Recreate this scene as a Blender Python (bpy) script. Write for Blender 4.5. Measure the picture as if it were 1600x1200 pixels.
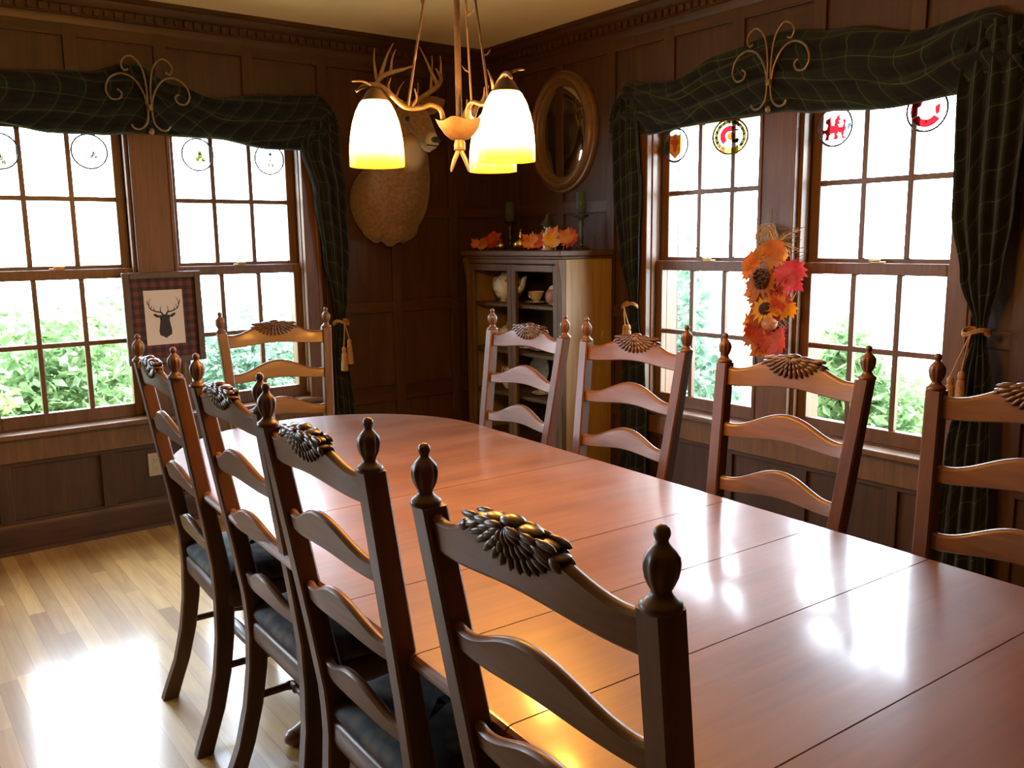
import bpy, bmesh, math, random
from math import pi, sin, cos, radians, sqrt, atan2
from mathutils import Vector, Matrix, Quaternion
random.seed(7)
S = bpy.context.scene
for o in list(bpy.data.objects):
    bpy.data.objects.remove(o, do_unlink=True)
COL = S.collection

# ------------------------------------------------------------------ camera
cd = bpy.data.cameras.new('camera'); cam = bpy.data.objects.new('camera', cd); COL.objects.link(cam)
_f = Vector((0.59684116, 0.78596551, -0.16136559)); _r = Vector((0.79507759, -0.60637413, -0.01272964)); _u = Vector((0.10785298, 0.12070059, 0.9868126))
cam.matrix_world = Matrix(((_r.x, _u.x, -_f.x, -3.21555465), (_r.y, _u.y, -_f.y, -4.45667715), (_r.z, _u.z, -_f.z, 1.37811548), (0, 0, 0, 1)))
cd.sensor_fit = 'HORIZONTAL'; cd.sensor_width = 36.0; cd.lens = 1362.29 / 1600 * 36.0
cd.clip_start = 0.05; cd.clip_end = 200
S.camera = cam

# ------------------------------------------------------------------ world, exposure
W = bpy.data.worlds.new('sky'); S.world = W; W.use_nodes = True
bg = W.node_tree.nodes['Background']
bg.inputs['Color'].default_value = (0.83, 0.93, 1.10, 1)
bg.inputs['Strength'].default_value = 24.0
S.view_settings.view_transform = 'Standard'; S.view_settings.look = 'None'
S.view_settings.gamma = 1.0; S.view_settings.use_curve_mapping = False
S.view_settings.exposure = 0.12
S.cycles.use_denoising = True
S.cycles.max_bounces = 10; S.cycles.diffuse_bounces = 5; S.cycles.glossy_bounces = 5
S.cycles.transparent_max_bounces = 16; S.cycles.transmission_bounces = 6
S.cycles.sample_clamp_indirect = 6.0
S.cycles.caustics_reflective = False; S.cycles.caustics_refractive = False

def portal(name, loc, rot, sx, sy):
    l = bpy.data.lights.new(name, 'AREA'); l.shape = 'RECTANGLE'; l.size = sx; l.size_y = sy
    l.cycles.is_portal = True
    o = bpy.data.objects.new(name, l); o.location = loc; o.rotation_euler = rot; COL.objects.link(o)
portal('daylight_portal', (-2.005, 0.17, 1.26), (pi/2, 0, pi), 1.5, 1.4)
portal('daylight_portal', (0.17, -2.16, 1.26), (pi/2, 0, pi/2), 1.5, 1.4)
portal('daylight_portal', (-4.2, 0.17, 1.28), (pi/2, 0, pi), 1.2, 1.4)

# ------------------------------------------------------------------ helpers
def props(o, label=None, cat=None, group=None, kind=None):
    if label: o['label'] = label
    if cat: o['category'] = cat
    if group: o['group'] = group
    if kind: o['kind'] = kind
    return o

def thing(name, label, cat, loc=(0, 0, 0), rotz=0.0, group=None):
    o = bpy.data.objects.new(name, None); COL.objects.link(o)
    o.empty_display_size = 0.1
    o.location = loc; o.rotation_euler = (0, 0, rotz)
    return props(o, label, cat, group)

def copy_tree(o, parent=None):
    c = o.copy(); COL.objects.link(c)
    if parent: c.parent = parent
    for ch in list(o.children): copy_tree(ch, c)
    return c

class MB:
    def __init__(s): s.v = []; s.f = []; s.uv = {}; s.mi = []; s.cur = 0
    def add(s, vs, fs, uvs=None):
        b = len(s.v); s.v += [tuple(p) for p in vs]
        for i, f in enumerate(fs):
            s.f.append(tuple(b + k for k in f)); s.mi.append(s.cur)
            if uvs: s.uv[len(s.f) - 1] = [uvs[k] for k in f]
        return s
    def box(s, a, b, M=None):
        (x0, y0, z0), (x1, y1, z1) = a, b
        vs = [(x0, y0, z0), (x1, y0, z0), (x1, y1, z0), (x0, y1, z0), (x0, y0, z1), (x1, y0, z1), (x1, y1, z1), (x0, y1, z1)]
        if M: vs = [M @ Vector(p) for p in vs]
        return s.add(vs, [(3, 2, 1, 0), (4, 5, 6, 7), (0, 1, 5, 4), (1, 2, 6, 5), (2, 3, 7, 6), (3, 0, 4, 7)])
    def loft(s, rings, caps=True, closed=True):
        n = len(rings[0]); vs = [p for r in rings for p in r]; fs = []
        for i in range(len(rings) - 1):
            for j in range(n if closed else n - 1):
                k = (j + 1) % n
                fs.append((i*n + j, i*n + k, (i+1)*n + k, (i+1)*n + j))
        if caps: fs.append(tuple(reversed(range(n)))); fs.append(tuple((len(rings)-1)*n + j for j in range(n)))
        return s.add(vs, fs)
    def tube(s, path, rad, n=8, caps=True, close=False):
        P = [Vector(p) for p in path]; m = len(P)
        R = rad if isinstance(rad, (list, tuple)) else [rad] * m
        rings = []; up = None
        for i, p in enumerate(P):
            if close: t = P[(i+1) % m] - P[i-1]
            else: t = P[min(i+1, m-1)] - P[max(i-1, 0)]
            t.normalize()
            if up is None:
                up = Vector((0, 0, 1)) if abs(t.z) < 0.9 else Vector((1, 0, 0))
            a = t.cross(up)
            if a.length < 1e-5: a = t.cross(Vector((0.3, 1, 0.2)))
            a.normalize(); b = a.cross(t); up = b
            rings.append([p + (a*cos(2*pi*j/n) + b*sin(2*pi*j/n)) * R[i] for j in range(n)])
        if close: rings.append(rings[0])
        return s.loft(rings, caps=caps and not close)
    def lathe(s, prof, n=20, c=(0, 0, 0), M=None, lobes=0, amp=0.0, lz=None, caps=True):
        c = Vector(c); rings = []
        for r, z in prof:
            ring = []
            for j in range(n):
                a = 2*pi*j/n; rr = r
                if lobes and (lz is None or lz[0] <= z <= lz[1]): rr = r * (1 + amp * (abs(cos(lobes*a/2)) - 0.6))
                p = Vector((rr*cos(a), rr*sin(a), z))
                if M: p = M @ p
                ring.append(c + p)
            rings.append(ring)
        return s.loft(rings, caps=caps)
    def ell(s, c, r, M=None, n=12, m=8):
        c = Vector(c); rings = []
        for i in range(1, m):
            t = pi*i/m
            rings.append([Vector((r[0]*sin(t)*cos(2*pi*j/n), r[1]*sin(t)*sin(2*pi*j/n), -r[2]*cos(t))) for j in range(n)])
        vs = [Vector((0, 0, -r[2]))] + [p for q in rings for p in q] + [Vector((0, 0, r[2]))]
        if M: vs = [M @ p for p in vs]
        vs = [c + p for p in vs]; fs = []
        L = len(vs) - 1
        for j in range(n):
            k = (j+1) % n
            fs.append((0, 1+k, 1+j))
            fs.append((L, 1+(m-2)*n+j, 1+(m-2)*n+k))
        for i in range(m-2):
            for j in range(n):
                k = (j+1) % n
                fs.append((1+i*n+j, 1+i*n+k, 1+(i+1)*n+k, 1+(i+1)*n+j))
        return s.add(vs, fs)
    def prism(s, poly, h0, h1, fn=None):
        """poly: 2D points; fn maps (u,v,h)->xyz"""
        fn = fn or (lambda u, v, h: (u, v, h)); n = len(poly)
        vs = [fn(u, v, h0) for u, v in poly] + [fn(u, v, h1) for u, v in poly]
        fs = [tuple(reversed(range(n))), tuple(range(n, 2*n))] + [(i, (i+1) % n, n+(i+1) % n, n+i) for i in range(n)]
        return s.add(vs, fs)
    def build(s, name, mat, parent=None, smooth=True, ang=38, bevel=0.0, seg=2, fix=True, origin=None):
        me = bpy.data.meshes.new(name)
        vs = s.v
        if origin: vs = [(p[0]-origin[0], p[1]-origin[1], p[2]-origin[2]) for p in vs]
        me.from_pydata([tuple(p) for p in vs], [], s.f)
        mats = mat if isinstance(mat, (list, tuple)) else [mat]
        for m in mats: me.materials.append(m)
        if len(mats) > 1:
            for p, k in zip(me.polygons, s.mi): p.material_index = k
        if s.uv:
            ul = me.uv_layers.new(name='UVMap')
            for p in me.polygons:
                u = s.uv.get(p.index)
                if u:
                    for li, q in zip(p.loop_indices, u): ul.data[li].uv = q
        if fix:
            bm = bmesh.new(); bm.from_mesh(me)
            bmesh.ops.recalc_face_normals(bm, faces=bm.faces); bm.to_mesh(me); bm.free()
        if smooth:
            me.polygons.foreach_set('use_smooth', [True] * len(me.polygons))
            me.set_sharp_from_angle(angle=radians(ang))
        me.update()
        o = bpy.data.objects.new(name, me); COL.objects.link(o)
        if origin: o.location = origin
        if parent: o.parent = parent
        if bevel:
            b = o.modifiers.new('bevel', 'BEVEL'); b.width = bevel; b.segments = seg; b.limit_method = 'ANGLE'; b.angle_limit = radians(40)
            b.harden_normals = False
        return o

def bez(pts, n=8):
    """Catmull-Rom through points"""
    P = [Vector(p) for p in pts]; out = []
    for i in range(len(P) - 1):
        p0 = P[max(i-1, 0)]; p1 = P[i]; p2 = P[i+1]; p3 = P[min(i+2, len(P)-1)]
        for k in range(n):
            t = k / n
            out.append(0.5*((2*p1) + (p2-p0)*t + (2*p0-5*p1+4*p2-p3)*t*t + (3*p1-p0-3*p2+p3)*t**3))
    out.append(P[-1]); return out

def interp(tab, x):
    for (a, va), (b, vb) in zip(tab, tab[1:]):
        if (a <= x <= b) or (a >= x >= b):
            t = (x-a)/(b-a) if b != a else 0
            return va + (vb-va)*t
    return tab[0][1] if abs(x-tab[0][0]) < abs(x-tab[-1][0]) else tab[-1][1]

def sinterp(tab, x):
    """smooth interpolation"""
    for (a, va), (b, vb) in zip(tab, tab[1:]):
        if (a <= x <= b) or (a >= x >= b):
            t = (x-a)/(b-a) if b != a else 0
            t = t*t*(3-2*t); return va + (vb-va)*t
    return tab[0][1] if abs(x-tab[0][0]) < abs(x-tab[-1][0]) else tab[-1][1]

# ------------------------------------------------------------------ materials
def nmat(name):
    m = bpy.data.materials.new(name); m.use_nodes = True
    nt = m.node_tree; b = nt.nodes['Principled BSDF']
    return m, nt, b
def plain(name, col, rough=0.5, metal=0.0, spec=0.5, coat=0.0, var=0.0, vs=8.0, bump=0.0):
    m, nt, b = nmat(name)
    b.inputs['Base Color'].default_value = (*col, 1); b.inputs['Roughness'].default_value = rough
    b.inputs['Metallic'].default_value = metal; b.inputs['Specular IOR Level'].default_value = spec
    b.inputs['Coat Weight'].default_value = coat; b.inputs['Coat Roughness'].default_value = 0.15
    if var or bump:
        tc = nt.nodes.new('ShaderNodeTexCoord'); n = nt.nodes.new('ShaderNodeTexNoise')
        n.inputs['Scale'].default_value = vs; n.inputs['Detail'].default_value = 4
        nt.links.new(tc.outputs['Object'], n.inputs['Vector'])
        if var:
            r = nt.nodes.new('ShaderNodeValToRGB')
            r.color_ramp.elements[0].position = 0.3; r.color_ramp.elements[1].position = 0.7
            r.color_ramp.elements[0].color = (*[c*(1-var) for c in col], 1); r.color_ramp.elements[1].color = (*[min(1, c*(1+var)) for c in col], 1)
            nt.links.new(n.outputs['Fac'], r.inputs['Fac']); nt.links.new(r.outputs['Color'], b.inputs['Base Color'])
        if bump:
            bp = nt.nodes.new('ShaderNodeBump'); bp.inputs['Strength'].default_value = bump; bp.inputs['Distance'].default_value = 0.01
            nt.links.new(n.outputs['Fac'], bp.inputs['Height']); nt.links.new(bp.outputs['Normal'], b.inputs['Normal'])
    return m
def wood(name, dark, light, stretch=(1, 1, 12), scale=6.0, rough=0.35, rvar=0.1, spec=0.5, coat=0.0, bump=0.05, coord='Object', lo=0.3, hi=0.72, crough=0.1, dist=1.2):
    m, nt, b = nmat(name); N = nt.nodes; L = nt.links
    tc = N.new('ShaderNodeTexCoord'); mp = N.new('ShaderNodeMapping'); mp.inputs['Scale'].default_value = [scale*(1.0/s if s != 0 else 1) for s in stretch]
    L.new(tc.outputs[coord], mp.inputs['Vector'])
    n1 = N.new('ShaderNodeTexNoise'); n1.inputs['Scale'].default_value = 2.2; n1.inputs['Detail'].default_value = 6; n1.inputs['Distortion'].default_value = dist
    n2 = N.new('ShaderNodeTexNoise'); n2.inputs['Scale'].default_value = 11; n2.inputs['Detail'].default_value = 5; n2.inputs['Distortion'].default_value = 0.4
    L.new(mp.outputs['Vector'], n1.inputs['Vector']); L.new(mp.outputs['Vector'], n2.inputs['Vector'])
    mx = N.new('ShaderNodeMix'); mx.data_type = 'FLOAT'; mx.inputs['Factor'].default_value = 0.4
    L.new(n1.outputs['Fac'], mx.inputs['A']); L.new(n2.outputs['Fac'], mx.inputs['B'])
    r = N.new('ShaderNodeValToRGB'); r.color_ramp.elements[0].position = lo; r.color_ramp.elements[1].position = hi
    r.color_ramp.elements[0].color = (*dark, 1); r.color_ramp.elements[1].color = (*light, 1)
    L.new(mx.outputs['Result'], r.inputs['Fac']); L.new(r.outputs['Color'], b.inputs['Base Color'])
    mr = N.new('ShaderNodeMapRange'); mr.inputs['From Min'].default_value = 0.3; mr.inputs['From Max'].default_value = 0.7
    mr.inputs['To Min'].default_value = rough - rvar/2; mr.inputs['To Max'].default_value = rough + rvar/2
    n3 = N.new('ShaderNodeTexNoise'); n3.inputs['Scale'].default_value = 5; L.new(tc.outputs[coord], n3.inputs['Vector'])
    L.new(n3.outputs['Fac'], mr.inputs['Value']); L.new(mr.outputs['Result'], b.inputs['Roughness'])
    b.inputs['Specular IOR Level'].default_value = spec
    b.inputs['Coat Weight'].default_value = coat; b.inputs['Coat Roughness'].default_value = crough
    if bump:
        bp = N.new('ShaderNodeBump'); bp.inputs['Strength'].default_value = bump; bp.inputs['Distance'].default_value = 0.004
        L.new(mx.outputs['Result'], bp.inputs['Height']); L.new(bp.outputs['Normal'], b.inputs['Normal'])
    return m
M = {}
M['wallwood'] = wood('dark_panel_wood', (0.031, 0.0145, 0.0065), (0.076, 0.035, 0.0155), (1, 1, 14), 7, 0.5, 0.1, 0.35)
M['railwood'] = wood('dark_rail_wood', (0.031, 0.0135, 0.006), (0.076, 0.032, 0.014), (14, 14, 1), 7, 0.45, 0.1, 0.4)
M['trim'] = wood('window_trim_wood', (0.075, 0.033, 0.013), (0.17, 0.075, 0.030), (1, 1, 12), 8, 0.4, 0.1, 0.45)
M['sash'] = wood('window_sash_wood', (0.085, 0.041, 0.017), (0.18, 0.09, 0.038), (1, 1, 8), 9, 0.4, 0.1, 0.45)
M['chair'] = wood('chair_wood', (0.055, 0.023, 0.009), (0.13, 0.056, 0.022), (1, 1, 12), 10, 0.42, 0.08, 0.5, bump=0.02, coat=0.10, crough=0.15)
M['slat'] = wood('slat_wood', (0.075, 0.032, 0.010), (0.175, 0.078, 0.026), (10, 1, 1), 10, 0.42, 0.08, 0.5, bump=0.02, coat=0.10, crough=0.15)
M['carve'] = wood('carved_wood', (0.035, 0.016, 0.008), (0.11, 0.05, 0.022), (1, 1, 1), 30, 0.3, 0.08, 0.5, bump=0.0)
M['table'] = wood('cherry_table_wood', (0.115, 0.046, 0.021), (0.27, 0.120, 0.056), (14, 1, 1), 6, 0.42, 0.12, 1.0, bump=0.0, lo=0.25, hi=0.75, coat=0.5, crough=0.13, dist=0.25)
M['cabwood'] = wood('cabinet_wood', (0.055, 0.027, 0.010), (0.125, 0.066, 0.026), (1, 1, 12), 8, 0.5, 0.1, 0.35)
M['cabside_lit'] = wood('cabinet_side_lit_oak', (0.24, 0.14, 0.05), (0.40, 0.26, 0.105), (1, 1, 14), 8, 0.48, 0.1, 0.45)  # cabinet wood again, lighter: window light on the sides painted into the colour
M['ceiling'] = plain('ceiling_plaster', (0.90, 0.82, 0.70), 0.9, var=0.03, vs=3)
M['brass'] = plain('aged_brass', (0.45, 0.30, 0.13), 0.38, 1.0, var=0.2, vs=40)
M['bronze'] = plain('bronze_wire', (0.20, 0.14, 0.078), 0.45, 0.7, var=0.2, vs=40)
M['antlermetal'] = plain('antler_bronze', (0.085, 0.055, 0.034), 0.5, 0.3, var=0.25, vs=50)
M['gold'] = plain('gold', (0.75, 0.52, 0.18), 0.25, 1.0)
M['black'] = plain('black_metal', (0.012, 0.012, 0.012), 0.4)
M['cream'] = plain('cream_plastic', (0.62, 0.54, 0.40), 0.4)
M['outlet'] = plain('ivory_outlet', (0.36, 0.30, 0.20), 0.45)
M['china'] = plain('china', (0.72, 0.66, 0.55), 0.18, coat=0.5)
M['gilt'] = wood('gilt_frame', (0.09, 0.046, 0.017), (0.17, 0.09, 0.034), (1, 1, 1), 20, 0.38, 0.1, 0.5)
M['mirror'] = plain('mirror_glass', (0.75, 0.78, 0.76), 0.03, 1.0)
M['rope'] = plain('gold_cord', (0.32, 0.165, 0.05), 0.7, var=0.25, vs=120)

def floor_mat():
    m, nt, b = nmat('maple_strip_floor'); N = nt.nodes; L = nt.links
    tc = N.new('ShaderNodeTexCoord'); mp = N.new('ShaderNodeMapping')
    mp.inputs['Rotation'].default_value = (0, 0, pi/2)
    L.new(tc.outputs['Object'], mp.inputs['Vector'])
    br = N.new('ShaderNodeTexBrick'); br.inputs['Scale'].default_value = 1.0
    br.inputs['Brick Width'].default_value = 0.85; br.inputs['Row Height'].default_value = 0.057
    br.inputs['Mortar Size'].default_value = 0.0006; br.inputs['Mortar Smooth'].default_value = 0.2
    br.inputs['Color1'].default_value = (0.34, 0.18, 0.052, 1); br.inputs['Color2'].default_value = (0.60, 0.38, 0.13, 1); br.inputs['Mortar'].default_value = (0.12, 0.06, 0.02, 1)
    br.offset = 0.37; br.offset_frequency = 2; br.squash = 0.8; br.squash_frequency = 3
    L.new(mp.outputs['Vector'], br.inputs['Vector'])
    mp2 = N.new('ShaderNodeMapping'); mp2.inputs['Scale'].default_value = (40, 3, 1); L.new(tc.outputs['Object'], mp2.inputs['Vector'])
    n = N.new('ShaderNodeTexNoise'); n.inputs['Scale'].default_value = 1.0; n.inputs['Detail'].default_value = 6; n.inputs['Distortion'].default_value = 0.8
    L.new(mp2.outputs['Vector'], n.inputs['Vector'])
    mx = N.new('ShaderNodeMix'); mx.data_type = 'RGBA'; mx.blend_type = 'MULTIPLY'; mx.inputs['Factor'].default_value = 0.55
    r = N.new('ShaderNodeValToRGB'); r.color_ramp.elements[0].position = 0.3; r.color_ramp.elements[1].position = 0.65
    r.color_ramp.elements[0].color = (0.6, 0.5, 0.4, 1); r.color_ramp.elements[1].color = (1, 1, 1, 1)
    L.new(n.outputs['Fac'], r.inputs['Fac']); L.new(br.outputs['Color'], mx.inputs['A']); L.new(r.outputs['Color'], mx.inputs['B'])
    L.new(mx.outputs['Result'], b.inputs['Base Color'])
    b.inputs['Roughness'].default_value = 0.45; b.inputs['Specular IOR Level'].default_value = 0.35; b.inputs['Coat Weight'].default_value = 0.6; b.inputs['Coat Roughness'].default_value = 0.15
    bp = N.new('ShaderNodeBump'); bp.inputs['Strength'].default_value = 0.12; bp.inputs['Distance'].default_value = 0.002
    L.new(br.outputs['Fac'], bp.inputs['Height']); bp.invert = True; L.new(bp.outputs['Normal'], b.inputs['Normal'])
    return m
M['floor'] = floor_mat()

def glass_mat(name, tint=(1, 1, 1), gloss=0.06):
    m = bpy.data.materials.new(name); m.use_nodes = True; nt = m.node_tree; nt.nodes.clear()
    o = nt.nodes.new('ShaderNodeOutputMaterial'); mx = nt.nodes.new('ShaderNodeMixShader'); t = nt.nodes.new('ShaderNodeBsdfTransparent'); g = nt.nodes.new('ShaderNodeBsdfGlossy')
    t.inputs['Color'].default_value = (*tint, 1); g.inputs['Roughness'].default_value = 0.02
    fr = nt.nodes.new('ShaderNodeFresnel'); fr.inputs['IOR'].default_value = 1.45
    ge = nt.nodes.new('ShaderNodeNewGeometry'); mm = nt.nodes.new('ShaderNodeMath'); mm.operation = 'SUBTRACT'; mm.inputs[0].default_value = 1.0; m2 = nt.nodes.new('ShaderNodeMath'); m2.operation = 'MULTIPLY'
    nt.links.new(ge.outputs['Backfacing'], mm.inputs[1]); nt.links.new(mm.outputs[0], m2.inputs[0]); nt.links.new(fr.outputs['Fac'], m2.inputs[1]); nt.links.new(m2.outputs[0], mx.inputs['Fac'])
    nt.links.new(t.outputs['BSDF'], mx.inputs[1]); nt.links.new(g.outputs['BSDF'], mx.inputs[2]); nt.links.new(mx.outputs['Shader'], o.inputs['Surface'])
    return m
M['glass'] = glass_mat('window_glass', (0.97, 0.99, 0.98))
def stain(name, col, mixd=0.08, dense=20.0):
    """coloured see-through glass; dense = how strongly it holds the daylight back"""
    m = bpy.data.materials.new(name); m.use_nodes = True; nt = m.node_tree; nt.nodes.clear()
    o = nt.nodes.new('ShaderNodeOutputMaterial'); mx = nt.nodes.new('ShaderNodeMixShader'); mx.inputs['Fac'].default_value = mixd
    t = nt.nodes.new('ShaderNodeBsdfTransparent'); t.inputs['Color'].default_value = (*[sqrt(c/dense) for c in col], 1)
    d = nt.nodes.new('ShaderNodeBsdfPrincipled'); d.inputs['Base Color'].default_value = (*col, 1); d.inputs['Roughness'].default_value = 0.2
    nt.links.new(t.outputs['BSDF'], mx.inputs[1]); nt.links.new(d.outputs['BSDF'], mx.inputs[2]); nt.links.new(mx.outputs['Shader'], o.inputs['Surface'])
    return m

def tartan():
    m, nt, b = nmat('dark_tartan_cloth'); N = nt.nodes; L = nt.links
    uv = N.new('ShaderNodeUVMap'); sp = N.new('ShaderNodeSeparateXYZ'); L.new(uv.outputs['UV'], sp.inputs['Vector'])
    def line(src, period, off, width):
        a = N.new('ShaderNodeMath'); a.operation = 'MULTIPLY_ADD'; a.inputs[1].default_value = 1/period; a.inputs[2].default_value = off; L.new(src, a.inputs[0])
        f = N.new('ShaderNodeMath'); f.operation = 'FRACT'; L.new(a.outputs[0], f.inputs[0])
        c = N.new('ShaderNodeMath'); c.operation = 'LESS_THAN'; c.inputs[1].default_value = width; L.new(f.outputs[0], c.inputs[0])
        return c.outputs[0]
    def mx(a, b_, op):
        q = N.new('ShaderNodeMath'); q.operation = op; L.new(a, q.inputs[0]); L.new(b_, q.inputs[1]); return q.outputs[0]
    X, Y = sp.outputs['X'], sp.outputs['Y']
    thin = mx(line(X, 0.105, 0, 0.024), line(Y, 0.105, 0, 0.024), 'MAXIMUM')
    band = mx(line(X, 0.105, 0.3, 0.42), line(Y, 0.105, 0.3, 0.42), 'ADD')
    r = N.new('ShaderNodeValToRGB'); r.color_ramp.interpolation = 'CONSTANT'
    e = r.color_ramp.elements; e[0].position = 0; e[0].color = (0.0065, 0.0075, 0.010, 1); e[1].position = 0.4; e[1].color = (0.008, 0.012, 0.010, 1)
    k = e.new(0.9); k.color = (0.010, 0.019, 0.013, 1)
    h = N.new('ShaderNodeMath'); h.operation = 'MULTIPLY'; h.inputs[1].default_value = 0.5; L.new(band, h.inputs[0]); L.new(h.outputs[0], r.inputs['Fac'])
    m2 = N.new('ShaderNodeMix'); m2.data_type = 'RGBA'; L.new(thin, m2.inputs['Factor']); L.new(r.outputs['Color'], m2.inputs['A']); m2.inputs['B'].default_value = (0.075, 0.080, 0.055, 1)
    L.new(m2.outputs['Result'], b.inputs['Base Color']); b.inputs['Roughness'].default_value = 0.85; b.inputs['Specular IOR Level'].default_value = 0.15
    b.inputs['Sheen Weight'].default_value = 0.1
    return m
M['tartan'] = tartan()
def upholstery():
    m, nt, b = nmat('dark_floral_tapestry'); N = nt.nodes; L = nt.links
    tc = N.new('ShaderNodeTexCoord'); v = N.new('ShaderNodeTexVoronoi'); v.inputs['Scale'].default_value = 22
    n = N.new('ShaderNodeTexNoise'); n.inputs['Scale'].default_value = 14; n.inputs['Detail'].default_value = 5
    L.new(tc.outputs['Object'], v.inputs['Vector']); L.new(tc.outputs['Object'], n.inputs['Vector'])
    a = N.new('ShaderNodeMath'); a.operation = 'MULTIPLY'; L.new(v.outputs['Distance'], a.inputs[0]); L.new(n.outputs['Fac'], a.inputs[1])
    r = N.new('ShaderNodeValToRGB'); e = r.color_ramp.elements; e[0].position = 0.08; e[0].color = (0.10, 0.085, 0.06, 1); e[1].position = 0.3; e[1].color = (0.02, 0.022, 0.026, 1)
    L.new(a.outputs[0], r.inputs['Fac']); L.new(r.outputs['Color'], b.inputs['Base Color']); b.inputs['Roughness'].default_value = 0.75
    return m
M['seat'] = upholstery()
# ================================================================== THE SETTING
H = 2.4885
ZO0, ZO1 = 0.555, 1.965          # rough window opening heights
def Lw(u, d, z): return (u, d, z)      # wall_left: u runs along x, d is outward (+y)
def Rw(u, d, z): return (d, u, z)      # wall_right: u runs along y, d is outward (+x)
def wbox(mb, fn, u0, u1, d0, d1, z0, z1):
    a = fn(u0, d0, z0); b = fn(u1, d1, z1)
    mb.box([min(p, q) for p, q in zip(a, b)], [max(p, q) for p, q in zip(a, b)])

def struct(o): o['kind'] = 'structure'; return o

mb = MB(); mb.box((-5.36, -5.6, -0.12), (0.2, 0.2, 0.0)); struct(mb.build('floor', M['floor'], smooth=False))
mb = MB(); mb.box((-5.36, -5.6, H), (0.2, 0.2, H + 0.1)); struct(mb.build('ceiling', M['ceiling'], smooth=False))

def panelled_wall(name, fn, ulo, uhi, open_u, stiles, rails_full, rails_win, extra=None):
    mb = MB(); o0, o1 = open_u
    D0, D1 = -0.037, 0.17
    if extra:
        e0, e1 = extra
        wbox(mb, fn, ulo, e0, D0, D1, 0, H); wbox(mb, fn, e0, e1, D0, D1, 0, ZO0); wbox(mb, fn, e0, e1, D0, D1, ZO1, H); wbox(mb, fn, e1, o0, D0, D1, 0, H)
    else: wbox(mb, fn, ulo, o0, D0, D1, 0, H)
    wbox(mb, fn, o1, uhi, D0, D1, 0, H)
    wbox(mb, fn, o0, o1, D0, D1, 0, ZO0); wbox(mb, fn, o0, o1, D0, D1, ZO1, H)
    w = struct(mb.build(name, M['wallwood'], smooth=False))
    fr = MB(); F0, F1 = -0.052, -0.036
    for u in stiles:
        for z0, z1 in ([(0.14, 2.36)] if not (o0 < u < o1) else [(0.14, 0.41), (2.06, 2.36)]):
            wbox(fr, fn, u - 0.03, u + 0.03, F0, F1, z0, z1)
    fr.build('panel_stiles', M['wallwood'], w, smooth=False, bevel=0.003)
    fr = MB()
    for z0, z1 in rails_full:
        for a, b in (((e1 + 0.09) if extra else ulo, o0 - 0.09), (o1 + 0.09, uhi)): wbox(fr, fn, a, b, F0 + 0.0006, F1, z0, z1)
    for z0, z1 in rails_win: wbox(fr, fn, o0 - 0.09, o1 + 0.09, F0 + 0.0006, F1, z0, z1)
    fr.build('panel_rails', M['railwood'], w, smooth=False, bevel=0.003)
    return w
UL0, UL1 = -2.765, -1.245
UR0, UR1 = -2.910, -1.410
rails = [(0.10, 0.155), (0.47, 0.56), (0.985, 1.05), (1.52, 1.585), (2.30, 2.38)]
wl = panelled_wall('wall_left', Lw, -5.2, 0.0, (UL0, UL1), [-3.13, -2.74, -2.305, -1.92, -1.50, -1.10, -0.685, -0.29], rails, [(0.10, 0.148), (0.40, 0.535), (2.30, 2.38)], (-4.80, -3.60))
wr = panelled_wall('wall_right', Rw, -5.6, 0.0, (UR0, UR1), [-5.16, -4.76, -4.36, -3.95, -3.55, -3.15, -2.725, -2.32, -1.927, -1.53, -1.14, -0.74, -0.34], rails, [(0.10, 0.148), (0.40, 0.535), (2.30, 2.38)])
mb = MB(); mb.box((-5.2, -5.76, 0), (0.0, -5.6, H)); struct(mb.build('wall_back', M['wallwood'], smooth=False))
mb = MB(); mb.box((-5.36, -5.6, 0), (-5.2, 0.17, H)); struct(mb.build('wall_near', M['wallwood'], smooth=False))

def extrude_profile(mb, fn, prof, u0, u1):
    n = len(prof)
    vs = [fn(u0, d, z) for d, z in prof] + [fn(u1, d, z) for d, z in prof]
    mb.add(vs, [tuple(range(n)), tuple(range(2*n-1, n-1, -1))] + [(i, (i+1) % n, n+(i+1) % n, n+i) for i in range(n)])
# baseboards with a quarter-round foot
bprof = [(-0.036, 0), (-0.036, 0.135), (-0.052, 0.135), (-0.058, 0.122), (-0.060, 0.105), (-0.060, 0.022), (-0.072, 0.018), (-0.076, 0.0)]
for nm, fn, a, b in (('baseboard_left', Lw, -5.2, -0.04), ('baseboard_right', Rw, -5.6, -0.04)):
    mb = MB(); extrude_profile(mb, fn, bprof, a, b); struct(mb.build(nm, M['railwood'], smooth=True, ang=30))
# crown moulding with dentils
cprof = [(-0.036, H), (-0.100, H), (-0.100, H-0.018), (-0.090, H-0.026), (-0.082, H-0.048), (-0.066, H-0.062), (-0.066, H-0.098), (-0.058, H-0.104), (-0.056, H-0.125), (-0.048, H-0.145), (-0.036, H-0.15)]
for nm, fn, a, b in (('trim_1', Lw, -5.2, -0.04), ('trim_2', Rw, -5.6, -0.04)):
    mb = MB(); extrude_profile(mb, fn, cprof, a, b)
    u = a + 0.05
    while u < b - 0.06:
        wbox(mb, fn, u, u + 0.022, -0.080, -0.064, H-0.094, H-0.066); u += 0.044
    struct(mb.build(nm, M['railwood'], smooth=True, ang=30))

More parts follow.
